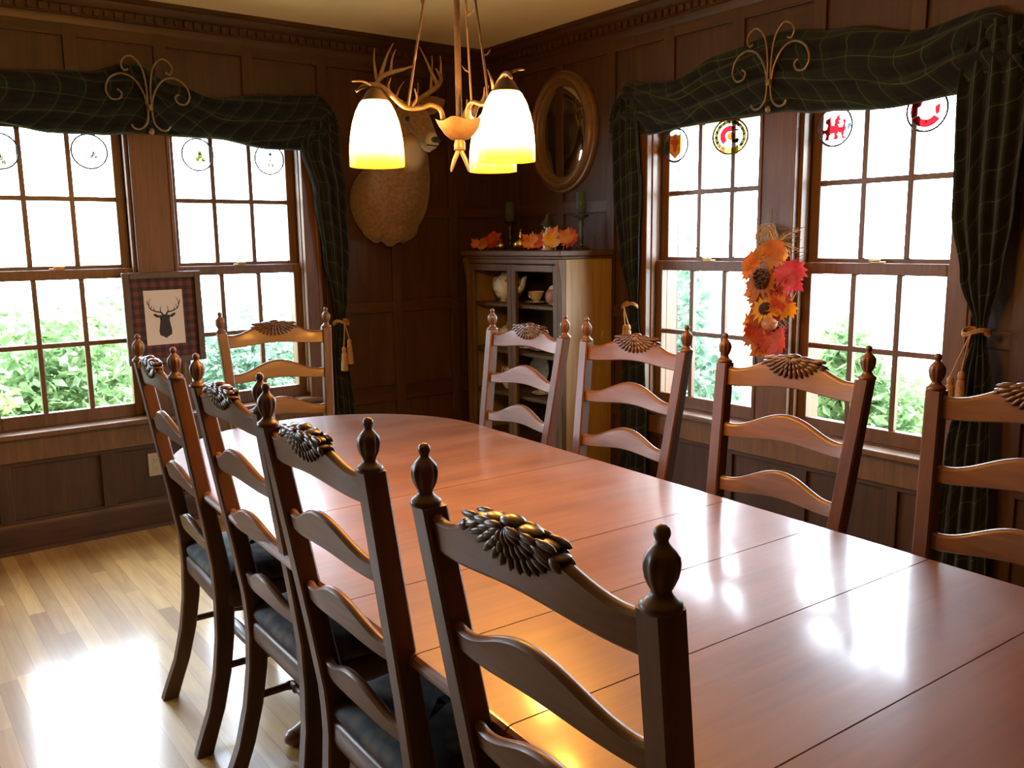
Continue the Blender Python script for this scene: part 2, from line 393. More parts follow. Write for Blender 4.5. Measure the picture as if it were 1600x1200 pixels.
# ---- windows ------------------------------------------------------------
Z_LB, Z_LM, Z_LT = 0.6204, 0.9293, 1.2294      # lower sash glass bottom, muntin, glass top
Z_UB, Z_UM, Z_UT = 1.2925, 1.5984, 1.905
def window(n, fn, g0, g1, v1, v2):
    """g0<g1 glass edges of the sashes, v1,v2 muntin lines"""
    c = fn((g0+g1)/2, 0.05, ZO0)
    root = bpy.data.objects.new('window_%d' % n, None); COL.objects.link(root); root.location = c; struct(root)
    org = c
    st = 0.045; s0, s1 = g0 - st, g1 + st
    def part(name, mb, mat, **k):
        mb.v = [(p[0]-org[0], p[1]-org[1], p[2]-org[2]) for p in mb.v]
        return mb.build(name, mat, root, **k)
    # sashes
    for nm, d0, d1, zb, zm, zt, rb, rt in (('lower_sash', 0.0, 0.036, Z_LB, Z_LM, Z_LT, 0.060, 0.046), ('upper_sash', 0.040, 0.076, Z_UB, Z_UM, Z_UT, 0.040, 0.05)):
        mb = MB()
        wbox(mb, fn, s0, g0, d0, d1, zb-rb, zt+rt); wbox(mb, fn, g1, s1, d0, d1, zb-rb, zt+rt)
        wbox(mb, fn, g0, g1, d0, d1, zb-rb, zb); wbox(mb, fn, g0, g1, d0, d1, zt, zt+rt)
        for v in (v1, v2): wbox(mb, fn, v-0.011, v+0.011, d0+0.006, d1-0.004, zb, zt)
        wbox(mb, fn, g0, g1, d0+0.0065, d1-0.0045, zm-0.011, zm+0.011)
        part(nm, mb, M['sash'], smooth=True, bevel=0.003)
        mb = MB(); wbox(mb, fn, g0-0.005, g1+0.005, (d0+d1)/2-0.0015, (d0+d1)/2+0.0015, zb-0.005, zt+0.005)
        part('glass_pane', mb, M['glass'], smooth=False)
    # sash lock on the meeting rail
    mb = MB(); um = (g0+g1)/2; wbox(mb, fn, um-0.03, um+0.03, 0.006, 0.030, Z_LT+0.046, Z_LT+0.053); wbox(mb, fn, um-0.012, um+0.035, 0.008, 0.02, Z_LT+0.053, Z_LT+0.062)
    part('sash_lock', mb, M['brass'], bevel=0.002)
    # jambs and stops
    mb = MB()
    for a, b, sgn in ((s0-0.028, s0-0.001, -1), (s1+0.001, s1+0.028, 1)):
        wbox(mb, fn, a, b, -0.036, 0.16, ZO0, ZO1)
    for a, b in ((s0-0.006, s0+0.008), (s1-0.008, s1+0.006)):
        wbox(mb, fn, a, b, -0.034, -0.003, ZO0+0.02, ZO1); wbox(mb, fn, a, b, 0.0775, 0.10, ZO0+0.02, ZO1)
    wbox(mb, fn, s0-0.028, s1+0.028, -0.036, 0.16, Z_UT+0.051, ZO1+0.03)
    wbox(mb, fn, s0-0.028, s1+0.028, -0.001, 0.19, ZO0-0.03, Z_LB-0.061)
    part('window_frame', mb, M['trim'], bevel=0.002)
    return root
window(1, Lw, -2.7188, -2.1472, -2.5341, -2.335)
window(2, Lw, -1.864, -1.2914, -1.6767, -1.4821)
window(3, Rw, -2.0187, -1.4575, -1.8355, -1.6424)
window(4, Rw, -2.8638, -2.2972, -2.6789, -2.4862)
def casing(names, fn, e0, e1, m0, m1):
    cw = 0.085
    for nm, a, b in ((names[0], e0-cw, e0+0.006), (names[1], e1-0.006, e1+cw)):
        mb = MB(); wbox(mb, fn, a, b, -0.070, -0.037, 0.535, 2.05)
        wbox(mb, fn, a+0.012 if a < e0-0.01 else b-0.024, a+0.024 if a < e0-0.01 else b-0.012, -0.076, -0.069, 0.56, 2.04)
        struct(mb.build(nm, M['trim'], bevel=0.004))
    mb = MB(); wbox(mb, fn, m0, m1, -0.066, 0.12, 0.55, 1.97); wbox(mb, fn, m0-0.006, m0+0.012, -0.072, -0.065, 0.56, 1.96); wbox(mb, fn, m1-0.012, m1+0.006, -0.072, -0.065, 0.56, 1.96)
    struct(mb.build(names[2], M['trim'], bevel=0.003))
    mb = MB(); wbox(mb, fn, e0-cw-0.01, e1+cw+0.01, -0.076, -0.036, 1.957, 2.06); struct(mb.build(names[3], M['trim'], bevel=0.004))
    mb = MB(); wbox(mb, fn, e0-cw-0.02, e1+cw+0.02, -0.100, 0.02, 0.531, 0.556); wbox(mb, fn, e0-cw, e1+cw, -0.064, -0.037, 0.42, 0.531)
    struct(mb.build(names[4], M['sash'], bevel=0.006, seg=3))
casing(['trim_%d' % k for k in (3, 4, 5, 6, 7)], Lw, UL0, UL1, -2.093, -1.918)
casing(['trim_%d' % k for k in (8, 9, 10, 11, 12)], Rw, UR0, UR1, -2.243, -2.073)
window(5, Lw, -4.72, -3.68, -4.373, -4.027)  # out of view; added to light the backs of the left-row chairs

# ================================================================== TABLE
TT = thing('dining_table', 'long oval red-brown wooden dining table with leaf seams, in the middle of the room', 'table', (-2.03, -2.86, 0), radians(-2.2))
TZ0, TZ1 = 0.712, 0.740; TR = 0.522
def table_local(wx, wy):
    p = TT.location; c, s = cos(radians(2.2)), sin(radians(2.2)); dx, dy = wx-p.x, wy-p.y
    return (c*dx - s*dy, s*dx + c*dy)
YF = 1.435 - TR; YN = -1.445 + TR      # local centres of the two round ends
seams = [0.283, -0.242, -0.500, -0.754, -1.027]
def half_w(y):
    if y > YF: return sqrt(max(0, TR*TR - (y-YF)**2))
    if y < YN: return sqrt(max(0, TR*TR - (y-YN)**2))
    return TR
def top_piece(ya, yb, name):
    n = 44
    if yb > YF + 0.2: ys = [ya + (yb-ya)*sin(pi/2*k/n) for k in range(n+1)]
    elif ya < YN - 0.3: ys = [yb + (ya-yb)*sin(pi/2*k/n) for k in range(n, -1, -1)]
    else: ys = [ya + (yb-ya)*k/n for k in range(n+1)]
    right = [(max(half_w(y), 0.0005), y) for y in ys]; left = [(-x, y) for x, y in reversed(right)]
    poly = right + left
    mb = MB(); e = 0.006
    prof = [(0.010, TZ0), (0.002, TZ0+0.006), (0.0, TZ0+0.014), (0.002, TZ1-0.006), (0.007, TZ1-0.0015), (0.014, TZ1)]
    rings = []
    for ins, z in prof:
        ring = []
        for x, y in poly:
            k = 1.0
            if y > YF or y < YN:
                yc = YF if y > YF else YN; r = sqrt(x*x + (y-yc)**2); k = (r-ins)/r if r > ins else 0.01
                ring.append((x*k, yc + (y-yc)*k, z))
            else: ring.append((x - math.copysign(ins, x), y, z))
        rings.append(ring)
    mb.loft(rings)
    o = mb.build(name, M['table'], TT, ang=16)
    return o
edges = [1.435] + seams + [-1.445]
for i, (b, a) in enumerate(zip(edges, edges[1:])):
    g = 0.0013
    top_piece(a + (g if i < 5 else 0), b - (g if i > 0 else 0), 'top_end' if i in (0, 5) else 'table_leaf')
mb = MB()
ring = []
for k in range(24): a = pi*k/23; ring.append((0.43*cos(a), YF + 0.43*sin(a)))
for k in range(24): a = pi + pi*k/23; ring.append((0.43*cos(a), YN + 0.43*sin(a)))
outer = ring; inner = [(x*0.95, y*0.985) for x, y in ring]
n = len(ring)
vs = [(x, y, z) for z in (0.64, 0.7115) for x, y in outer] + [(x, y, z) for z in (0.64, 0.7115) for x, y in inner]
fs = []
for i in range(n):
    j = (i+1) % n
    fs += [(i, j, n+j, n+i), (2*n+i, 3*n+i, 3*n+j, 2*n+j), (i, 2*n+i, 2*n+j, j), (n+i, n+j, 3*n+j, 3*n+i)]
mb.add(vs, fs); mb.build('apron', M['table'], TT)
for y in (0.55, -0.55):
    mb = MB(); mb.lathe([(0.05, 0.09), (0.075, 0.11), (0.085, 0.16), (0.06, 0.22), (0.05, 0.30), (0.07, 0.42), (0.085, 0.50), (0.06, 0.57), (0.09, 0.60), (0.10, 0.64)], 24, (0, y, 0)); mb.build('pedestal', M['table'], TT)
    for sx in (-1, 1):
        mb = MB(); mb.tube(bez([(sx*0.05, y, 0.17), (sx*0.15, y, 0.16), (sx*0.26, y, 0.07), (sx*0.34, y, 0.028)]), [0.03 - 0.008*k/24 for k in range(25)], 10); mb.ell((sx*0.345, y, 0.024), (0.03, 0.026, 0.024)); mb.build('foot', M['table'], TT)

# ================================================================== CHAIRS
def chair_y(z):   # centre line of the rear post in profile (local y, forward positive)
    return sinterp2([(0.0, -0.045), (0.05, -0.028), (0.12, -0.002), (0.22, 0.022), (0.32, 0.036), (0.42, 0.042), (0.50, 0.0396), (0.75, 0.0), (1.06, -0.049)], z)
def sinterp2(t, z): return interp(t, z)
def chair_x(z): return 0.186 + 0.058*(z-0.75) if z > 0.45 else 0.1686 + (0.45-z)*0.04
def make_chair():
    root = thing('dining_chair', 'x', 'chair')
    for s in (-1, 1):
        mb = MB(); rings = []
        zs = [0, 0.03, 0.07, 0.12, 0.17, 0.22, 0.27, 0.32, 0.37, 0.42, 0.47, 0.52, 0.65, 0.8, 0.95, 1.046]
        for z in zs:
            hw = 0.018; hd = interp([(0, 0.023), (0.12, 0.021), (0.3, 0.023), (0.45, 0.026), (0.6, 0.021), (1.05, 0.0185)], z)
            x = s*chair_x(z); y = chair_y(z); c = 0.004
            rings.append([(x-hw+c, y-hd, z), (x+hw-c, y-hd, z), (x+hw, y-hd+c, z), (x+hw, y+hd-c, z), (x+hw-c, y+hd, z), (x-hw+c, y+hd, z), (x-hw, y+hd-c, z), (x-hw, y-hd+c, z)])
        mb.loft(rings); post = mb.build('post', M['chair'], root, ang=40)
        mb = MB(); zt = 1.046
        prof = [(0.0195, 0), (0.0205, 0.003), (0.0200, 0.0065), (0.0165, 0.009), (0.0125, 0.0125), (0.0100, 0.0165), (0.0098, 0.019), (0.0120, 0.024), (0.0150, 0.031), (0.0165, 0.039), (0.0168, 0.045), (0.0158, 0.0505), (0.0135, 0.055), (0.0100, 0.059), (0.0070, 0.0625), (0.0058, 0.0655), (0.0066, 0.0675), (0.0078, 0.0705), (0.0080, 0.0735), (0.0068, 0.0775), (0.0035, 0.0805)]
        mb.lathe(prof, 36, (s*0.2065, chair_y(zt)-0.003, zt), lobes=9, amp=0.16, lz=(0.0225, 0.051)); mb.build('finial', M['chair'], root, ang=60)
    # ladder slats
    def slat(zb, zt, rise_b, rise_t, name, crest=False):
        mb = MB(); n = 40; th = 0.0085; rings = []
        for i in range(n+1):
            s = -1 + 2*i/n; g = (0.5*(1+cos(pi*s)))**1.15
            e = chair_x((zb+zt)/2) - 0.014; x = s*e
            b = zb + rise_b*g; t = zt + rise_t*g - 0.006*(1-s*s)*abs(s)**3*4
            bow = -0.014*(1-s*s)
            yb = chair_y(b) + bow; yt = chair_y(t) + bow; c = 0.003
            m1 = lambda q: yb + (yt-yb)*(q-b)/(t-b)
            rings.append([(x, yb-th+c, b), (x, yb-th, b+c), (x, m1(b+0.006)-th, b+0.006), (x, m1(t-0.009)-th, t-0.009), (x, yt-th, t-0.006), (x, yt-th+0.0035, t-0.0015), (x, yt-0.001, t), (x, yt+th-0.0035, t-0.0015), (x, yt+th, t-0.006), (x, m1(t-0.009)+th, t-0.009), (x, m1(b+0.006)+th, b+0.006), (x, yb+th, b+c), (x, yb+th-c, b)])
        mb.loft(rings); return mb.build(name, M['slat'], root, ang=50)
    slat(0.548, 0.588, 0.010, 0.036, 'slat'); slat(0.7075, 0.7465, 0.011, 0.040, 'slat'); slat(0.851, 0.890, 0.011, 0.041, 'slat')
    top = slat(0.987, 1.038, 0.012, 0.044, 'crest_rail')
    # carved shell on the crest rail, wrapped over its top edge
    mb = MB(); zc = 1.076; y0 = chair_y(1.06) - 0.014
    for side in (-1, 1):
        yy = y0 + side*0.0095
        def petal(ang, r0, r1, wid, thick, lift):
            a = radians(ang); ex, ez = 0.082, 0.050
            p0 = Vector((cos(a)*r0*ex, 0, sin(a)*r0*ez)); p1 = Vector((cos(a)*r1*ex, 0, sin(a)*r1*ez))
            d = (p1-p0); ln = d.length; d.normalize(); w = Vector((d.z, 0, -d.x)); nrm = Vector((0, side, 0))
            R = Matrix((d, w, nrm)).transposed()
            c = (p0+p1)/2 + Vector((0, yy + side*lift - 0.158*((p0.z+p1.z)/2), zc))
            mb.ell(c, (ln/2*1.1, wid*0.92, thick*0.8), R, 8, 6)
        for k in range(15): petal(186 + 168*k/14, 0.58, 1.04, 0.0058, 0.0052, 0.001)
        for k in range(11): petal(188 + 164*k/10, 0.30, 0.72, 0.0058, 0.0058, 0.0028)
        for k in range(7): petal(192 + 156*k/6, 0.03, 0.44, 0.0056, 0.0064, 0.0045)
        for s in (-1, 1):
            mb.ell((s*0.060, yy+side*0.0015, zc-0.012), (0.020, 0.005, 0.0045), Matrix.Rotation(s*0.35, 3, 'Y'), 8, 6)
            mb.ell((s*0.082, yy, zc-0.020), (0.012, 0.0045, 0.006), Matrix.Rotation(s*0.5, 3, 'Y'), 8, 6)
    for s, rx, rz, dz in ((0, 0.019, 0.0075, 0.003), (-0.030, 0.020, 0.0055, 0.000), (0.030, 0.020, 0.0055, 0.000), (-0.058, 0.019, 0.0045, -0.007), (0.058, 0.019, 0.0045, -0.007), (-0.08, 0.012, 0.004, -0.015), (0.08, 0.012, 0.004, -0.015)):
        mb.ell((s, y0, zc+dz), (rx, 0.013, rz), None, 12, 8)
    mb.build('carved_shell', M['carve'], top, ang=70)
    # seat
    def outline(ins):
        pts = []
        W0, W1, Y0, Y1 = 0.195-ins, 0.235-ins, 0.025+ins, 0.455-ins
        def arc(cx, cy, r, a0, a1):
            return [(cx + r*cos(radians(a0+(a1-a0)*k/6)), cy + r*sin(radians(a0+(a1-a0)*k/6))) for k in range(7)]
        pts += arc(W0-0.05, Y0+0.05, 0.05, -90, -5); pts += arc(W1-0.045, Y1-0.045, 0.045, 5, 90)
        pts += [(-x, y) for x, y in reversed(pts)]
        return pts
    mb = MB(); rings = [[(x, y, z) for x, y in outline(i)] for i, z in ((0.012, 0.392), (0.004, 0.398), (0.0, 0.41), (0.0, 0.448), (0.006, 0.455))]
    mb.loft(rings); mb.build('seat_frame', M['chair'], root, ang=50)
    mb = MB(); rings = [[(x, y, z) for x, y in outline(i)] for i, z in ((0.010, 0.4555), (0.003, 0.462), (0.001, 0.472), (0.005, 0.483), (0.02, 0.494), (0.05, 0.502), (0.10, 0.506), (0.16, 0.508))]
    mb.loft(rings); mb.build('seat_cushion', M['seat'], root, ang=70)
    for s in (-1, 1):
        mb = MB(); pr = [(s*0.195, 0.415, 0.40), (s*0.203, 0.432, 0.33), (s*0.198, 0.425, 0.22), (s*0.192, 0.415, 0.12), (s*0.197, 0.425, 0.05), (s*0.200, 0.432, 0.012)]
        P = bez(pr, 6); n = len(P)
        mb.tube(P, [interp([(0, 0.026), (0.2, 0.030), (0.6, 0.019), (0.85, 0.015), (1, 0.021)], i/(n-1)) for i in range(n)], 10); mb.ell((s*0.2, 0.433, 0.014), (0.023, 0.026, 0.013)); mb.build('front_leg', M['chair'], root)
        # side stretchers: square block at the rear, turned middle
        mb = MB(); R = Matrix.Rotation(-pi/2, 3, 'X')
        x = s*0.185
        mb.lathe([(0.010, 0), (0.010, 0.07), (0.013, 0.08), (0.009, 0.09), (0.0085, 0.12), (0.014, 0.17), (0.016, 0.20), (0.014, 0.23), (0.0085, 0.29), (0.013, 0.31), (0.010, 0.33), (0.009, 0.375)], 14, (x, 0.045, 0.235), R); mb.build('side_stretcher', M['chair'], root)
    mb = MB(); R = Matrix.Rotation(pi/2, 3, 'Y')
    mb.lathe([(0.008, 0), (0.009, 0.03), (0.014, 0.036), (0.008, 0.046), (0.010, 0.07), (0.016, 0.12), (0.0185, 0.17), (0.0185, 0.20), (0.016, 0.25), (0.010, 0.30), (0.008, 0.324), (0.014, 0.334), (0.009, 0.34), (0.008, 0.37)], 16, (-0.185, 0.13, 0.240), R); mb.build('cross_stretcher', M['chair'], root)
    return root
CH = [
 ('L1', -2.515, -2.000, -92.7, 'dark ladder-back dining chair farthest in the left row, below the framed stag print'),
 ('L2', -2.525, -2.581, -90.8, 'dark ladder-back dining chair second farthest from the camera in the left row'),
 ('L3', -2.573, -3.127, -91.3, 'dark ladder-back dining chair second nearest the camera in the left row'),
 ('L4', -2.604, -3.734, -90.7, 'nearest and largest ladder-back dining chair, its carved back turned to the camera in the foreground'),
 ('R1', -1.305, -1.971, 91.4, 'ladder-back dining chair standing in front of the china cabinet'),
 ('R2', -1.298, -2.510, 93.9, 'ladder-back dining chair in front of the hanging curtain end left of the right windows'),
 ('R3', -1.372, -3.140, 91.5, 'ladder-back dining chair below the autumn flower swag on the window side'),
 ('R4', -1.387, -3.730, 91.5, 'ladder-back dining chair cut off by the right edge of the photo'),
 ('H', -1.895, -1.222, 171.5, 'golden lit ladder-back dining chair at the far end of the table, before the left windows'),
]
proto = make_chair()
for i, (k, x, y, a, lab) in enumerate(CH):
    c = proto if i == 0 else copy_tree(proto)
    c.location = (x, y, 0); c.rotation_euler = (0, 0, radians(a)); c['label'] = lab; c['group'] = 'ladder-back chairs around the table'
# ================================================================== CHANDELIER
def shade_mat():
    m = bpy.data.materials.new('frosted_glass_rim_falloff'); m.use_nodes = True; nt = m.node_tree; N = nt.nodes; L = nt.links; N.clear()
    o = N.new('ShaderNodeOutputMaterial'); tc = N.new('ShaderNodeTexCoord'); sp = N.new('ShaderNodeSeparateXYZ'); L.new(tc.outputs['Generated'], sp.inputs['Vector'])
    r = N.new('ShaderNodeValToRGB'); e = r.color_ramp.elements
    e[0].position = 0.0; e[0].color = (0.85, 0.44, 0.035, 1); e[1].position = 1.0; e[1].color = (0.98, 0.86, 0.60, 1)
    k = e.new(0.10); k.color = (0.92, 0.62, 0.12, 1); k = e.new(0.30); k.color = (0.98, 0.86, 0.50, 1); k = e.new(0.85); k.color = (0.98, 0.86, 0.55, 1)  # amber towards the rim: weaker bulb light there, painted into the glass colour
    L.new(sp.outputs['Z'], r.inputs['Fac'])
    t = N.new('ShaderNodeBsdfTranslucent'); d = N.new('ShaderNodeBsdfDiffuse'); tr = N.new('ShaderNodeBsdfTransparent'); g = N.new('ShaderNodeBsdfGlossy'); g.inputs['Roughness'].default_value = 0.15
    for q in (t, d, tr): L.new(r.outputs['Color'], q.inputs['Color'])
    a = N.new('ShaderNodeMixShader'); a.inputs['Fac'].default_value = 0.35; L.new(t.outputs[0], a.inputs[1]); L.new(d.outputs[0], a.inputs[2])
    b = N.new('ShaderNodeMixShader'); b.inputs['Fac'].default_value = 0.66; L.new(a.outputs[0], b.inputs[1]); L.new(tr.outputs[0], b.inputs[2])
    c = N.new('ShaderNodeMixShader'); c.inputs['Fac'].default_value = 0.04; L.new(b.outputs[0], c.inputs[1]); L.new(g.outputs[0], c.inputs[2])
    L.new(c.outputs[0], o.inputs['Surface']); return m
M['shade'] = shade_mat()
CHX, CHY = -1.988, -2.642
ch = thing('chandelier', 'three-light antler chandelier with glowing bell glass shades hanging over the table', 'chandelier', (CHX, CHY, 1.65))
def cl(x, y, z): return (x - CHX, y - CHY, z - 1.65)
mb = MB(); mb.tube([cl(CHX, CHY, 1.665), cl(CHX, CHY, 2.46)], 0.0075, 12)
mb.lathe([(0.0075, 0), (0.013, 0.006), (0.013, 0.02), (0.0075, 0.03)], 16, cl(CHX, CHY, 1.98)); mb.lathe([(0.0075, 0), (0.015, 0.01), (0.015, 0.03), (0.0075, 0.045)], 16, cl(CHX, CHY, 2.33))
mb.build('rod', M['antlermetal'], ch)
mb = MB(); mb.lathe([(0.012, -0.05), (0.03, -0.045), (0.06, -0.02), (0.065, 0.0)], 28, cl(CHX, CHY, H-0.001)); mb.build('ceiling_canopy', M['antlermetal'], ch)
# wavy bowl
mb = MB(); rings = []
for r, z in [(0.010, 1.622), (0.022, 1.625), (0.036, 1.636), (0.048, 1.652), (0.056, 1.668), (0.053, 1.668), (0.045, 1.654), (0.033, 1.642), (0.012, 1.634)]:
    ring = []
    for j in range(40):
        a = 2*pi*j/40; w = 1 + 0.05*sin(5*a) * (r/0.056)**2; dz = 0.004*sin(5*a+1)*(r/0.056)**3
        ring.append(cl(CHX + r*w*cos(a), CHY + r*w*sin(a), z + dz))
    rings.append(ring)
mb.loft(rings); mb.lathe([(0.012, 1.598), (0.014, 1.60), (0.014, 1.612), (0.011, 1.624)], 16, (0, 0, -1.65)); mb.build('bowl', M['antlermetal'], ch, ang=60)
mb = MB()
for s in (-1, 1): mb.tube([cl(CHX + s*0.8*t + 0, CHY - s*0.6*t, z) for t, z in ((0.002, 1.605), (0.006, 1.592), (0.014, 1.575), (0.02, 1.556), (0.022, 1.548))], [0.006, 0.006, 0.0055, 0.004, 0.002], 8)
mb.build('twig_finial', M['antlermetal'], ch)
for i, (sx, sy, zb) in enumerate([(-2.182, -2.580, 1.5565), (-1.776, -2.488, 1.566), (-2.010, -2.860, 1.554)]):
    dx, dy = sx-CHX, sy-CHY; R = sqrt(dx*dx+dy*dy); ux, uy = dx/R, dy/R; px, py = -uy, ux
    def P(r, z, s=0.0): return cl(CHX + ux*r + px*s, CHY + uy*r + py*s, z)
    zt = zb + 0.155
    mb = MB()
    main = bez([P(0.040, 1.664), P(0.046, 1.692), P(0.070, 1.702), P(0.10, 1.693, 0.008), P(0.135, 1.694, 0.010), P(0.165, zt+0.008, 0.006), P(R-0.01, zt+0.030), P(R+0.02, zt+0.029, -0.006), P(R+0.042, zt+0.016, -0.01)], 7)
    n = len(main); mb.tube(main, [interp([(0, 0.006), (0.3, 0.0055), (0.7, 0.0065), (0.9, 0.005), (1, 0.003)], k/(n-1)) for k in range(n)], 9)
    for pts in ([P(R+0.01, zt+0.030), P(R+0.03, zt+0.036, 0.008), P(R+0.055, zt+0.034, 0.014)], [P(0.12, 1.694, 0.01), P(0.108, 1.712, 0.016), P(0.112, 1.735, 0.018)], [P(0.165, zt+0.008), P(0.17, zt+0.03, -0.008), P(0.162, zt+0.05, -0.012)]):
        q = bez(pts, 5); mb.tube(q, [0.0042*(1-0.65*k/(len(q)-1)) for k in range(len(q))], 8)
    mb.build('antler_arm', M['antlermetal'], ch)
    mb = MB(); q = bez([P(0.128, 1.694, 0.01), P(0.108, 1.80, 0.008), P(0.072, 1.99, 0.003), P(0.020, 2.355)], 8); mb.tube(q, 0.0030, 7)
    for t, s in ((8, 1), (14, -1), (17, 1)):
        b0 = q[t]; mb.tube([b0, b0 + Vector((px*s*0.012, py*s*0.012, 0.006)), b0 + Vector((px*s*0.02, py*s*0.02, 0.016))], [0.0026, 0.002, 0.001], 6)
    mb.build('twig_stay', M['antlermetal'], ch)
    mb = MB(); mb.lathe([(0.008, 0.030), (0.016, 0.026), (0.024, 0.014), (0.0305, 0.004), (0.0315, -0.002), (0.029, -0.002), (0.022, 0.011), (0.010, 0.020)], 24, cl(sx, sy, zt-0.006)); mb.build('socket_cup', M['antlermetal'], ch)
    prof = [(0.0640, 0), (0.0642, 0.004), (0.0640, 0.03), (0.0625, 0.055), (0.0590, 0.080), (0.0535, 0.104), (0.046, 0.126), (0.037, 0.143), (0.030, 0.152)]
    inn = [(r-0.0025, z) for r, z in reversed(prof)]
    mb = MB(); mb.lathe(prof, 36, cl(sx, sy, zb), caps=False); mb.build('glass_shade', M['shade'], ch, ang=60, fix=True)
    l = bpy.data.lights.new('bulb', 'POINT'); l.energy = 29.0; l.color = (1.0, 0.50, 0.17); l.shadow_soft_size = 0.022
    lo = bpy.data.objects.new('bulb', l); COL.objects.link(lo); lo.parent = ch; lo.location = cl(sx, sy, zb+0.085)

# ================================================================== CURTAINS
def swag(name, fn, top, bot, u0, u1, label, phase=0.0):
    nu, nv = 110, 30; vs = []; uvs = []; fs = []
    for i in range(nu+1):
        u = u0 + (u1-u0)*i/nu; zt = sinterp(top, u); zb = sinterp(bot, u)
        for j in range(nv+1):
            v = j/nv; z = zt + (zb-zt)*v
            env = max(0.0, sin(pi*min(max(v, 0.0), 1.0)))**0.35
            d = -0.080 - 0.034*env - 0.013*env*sin(2*pi*(2.6*v + 0.7*sin(2.1*u+phase))) - 0.006*env*sin(2*pi*(5*v - 1.4*u + phase)) - 0.006*env*sin(9*u+phase)*sin(pi*v)
            if j in (0, nv): d = -0.077
            z += 0.010*sin(7*u + 3*v + phase)*v*(1-v)*2
            vs.append(fn(u, d, z)); uvs.append((u*1.02 + 0.10*sin(3*v+u), (zt-z)*1.25 + 0.16*sin(1.7*u+phase) + 0.05*v*sin(5*u)))
    for i in range(nu):
        for j in range(nv):
            a = i*(nv+1)+j; fs.append((a, a+1, a+nv+2, a+nv+1))
    mb = MB(); mb.add(vs, fs, uvs); o = mb.build(name, M['tartan'], smooth=True, ang=80)
    sm = o.modifiers.new('thickness', 'SOLIDIFY'); sm.thickness = 0.002; sm.offset = 0
    return props(o, label, 'curtain', 'tartan valances over the windows')
swag('curtain_valance', Lw, [(-3.1, 2.10), (-2.62, 2.125), (-2.25, 2.15), (-2.05, 2.205), (-1.88, 2.13), (-1.69, 2.085), (-1.40, 2.125), (-1.14, 2.145), (-1.09, 2.11), (-1.045, 2.03)],
     [(-3.1, 1.90), (-2.63, 1.905), (-2.42, 1.875), (-2.22, 1.878), (-2.05, 1.895), (-1.90, 1.895), (-1.72, 1.893), (-1.42, 1.855), (-1.25, 1.86), (-1.15, 1.86), (-1.045, 1.88)], -3.1, -1.045,
     'dark tartan valance swagged along the top of the left pair of windows', 0.4)
swag('curtain_valance', Rw, [(-3.12, 2.05), (-2.98, 2.13), (-2.75, 2.10), (-2.45, 2.165), (-2.15, 2.205), (-1.85, 2.17), (-1.6, 2.10), (-1.40, 2.115), (-1.28, 2.135), (-1.235, 2.09), (-1.195, 2.0)],
     [(-3.12, 1.86), (-2.9, 1.86), (-2.66, 1.845), (-2.35, 1.865), (-2.18, 1.89), (-1.9, 1.895), (-1.66, 1.885), (-1.45, 1.872), (-1.30, 1.88), (-1.195, 1.86)], -3.12, -1.195,
     'dark tartan valance swagged along the top of the right pair of windows', 2.1)
def drape(fn, rows, d0, label, folds=4.5, phase=0.0):
    """rows: (z, left u, right u)"""
    zt = [(r[0], r[1]) for r in rows]; zr = [(r[0], r[2]) for r in rows]
    nz, nu = 90, 48; vs = []; uvs = []; fs = []
    Z0, Z1 = rows[0][0], rows[-1][0]
    for i in range(nz+1):
        z = Z0 + (Z1-Z0)*i/nz; a = sinterp(zt, z); b = sinterp(zr, z); w = abs(b-a)
        amp = 0.030*min(1, w/0.16)
        for j in range(nu+1):
            t = j/nu; u = a + (b-a)*t
            d = d0 - 0.012 - amp*(0.55+0.45*sin(2*pi*folds*t + phase + 0.8*sin(2.2*z))) - 0.008*sin(pi*t)
            vs.append(fn(u, d, z)); uvs.append((t*0.62 + 0.10*z*(0.5-t), z*1.0 + 0.25*t + 0.03*sin(9*t)))
    for i in range(nz):
        for j in range(nu):
            q = i*(nu+1)+j; fs.append((q, q+1, q+nu+2, q+nu+1))
    mb = MB(); mb.add(vs, fs, uvs); o = mb.build('curtain_drape', M['tartan'], smooth=True, ang=80)
    sm = o.modifiers.new('thickness', 'SOLIDIFY'); sm.thickness = 0.002; sm.offset = 0
    return props(o, label, 'curtain', 'tartan drapes beside the windows')
drape(Lw, [(2.06, -1.21, -1.06), (1.87, -1.262, -1.04), (1.65, -1.205, -1.015), (1.31, -1.168, -1.01), (1.07, -1.124, -1.03), (0.945, -1.104, -1.05), (0.76, -1.132, -1.035), (0.46, -1.13, -1.01), (0.02, -1.14, -0.99)], -0.078,
      'dark tartan drape tied back right of the left windows, hanging behind the far chair', 3.5, 0.3)
drape(Rw, [(2.06, -1.38, -1.225), (1.87, -1.40, -1.21), (1.61, -1.424, -1.215), (1.30, -1.412, -1.265), (1.07, -1.393, -1.327), (0.98, -1.40, -1.33), (0.79, -1.46, -1.28), (0.48, -1.48, -1.265), (0.02, -1.48, -1.255)], -0.078,
      'dark tartan drape tied back on the left side of the right windows', 3.5, 1.3)
drape(Rw, [(2.08, -3.13, -2.94), (1.87, -3.15, -2.915), (1.46, -3.13, -2.925), (1.24, -3.105, -2.965), (1.055, -3.062, -3.02), (0.86, -3.095, -2.99), (0.62, -3.11, -2.955), (0.38, -3.12, -2.935), (0.02, -3.14, -2.92)], -0.078,
      'dark tartan drape at the far right, cutting across the edge of the right windows', 4, 2.0)

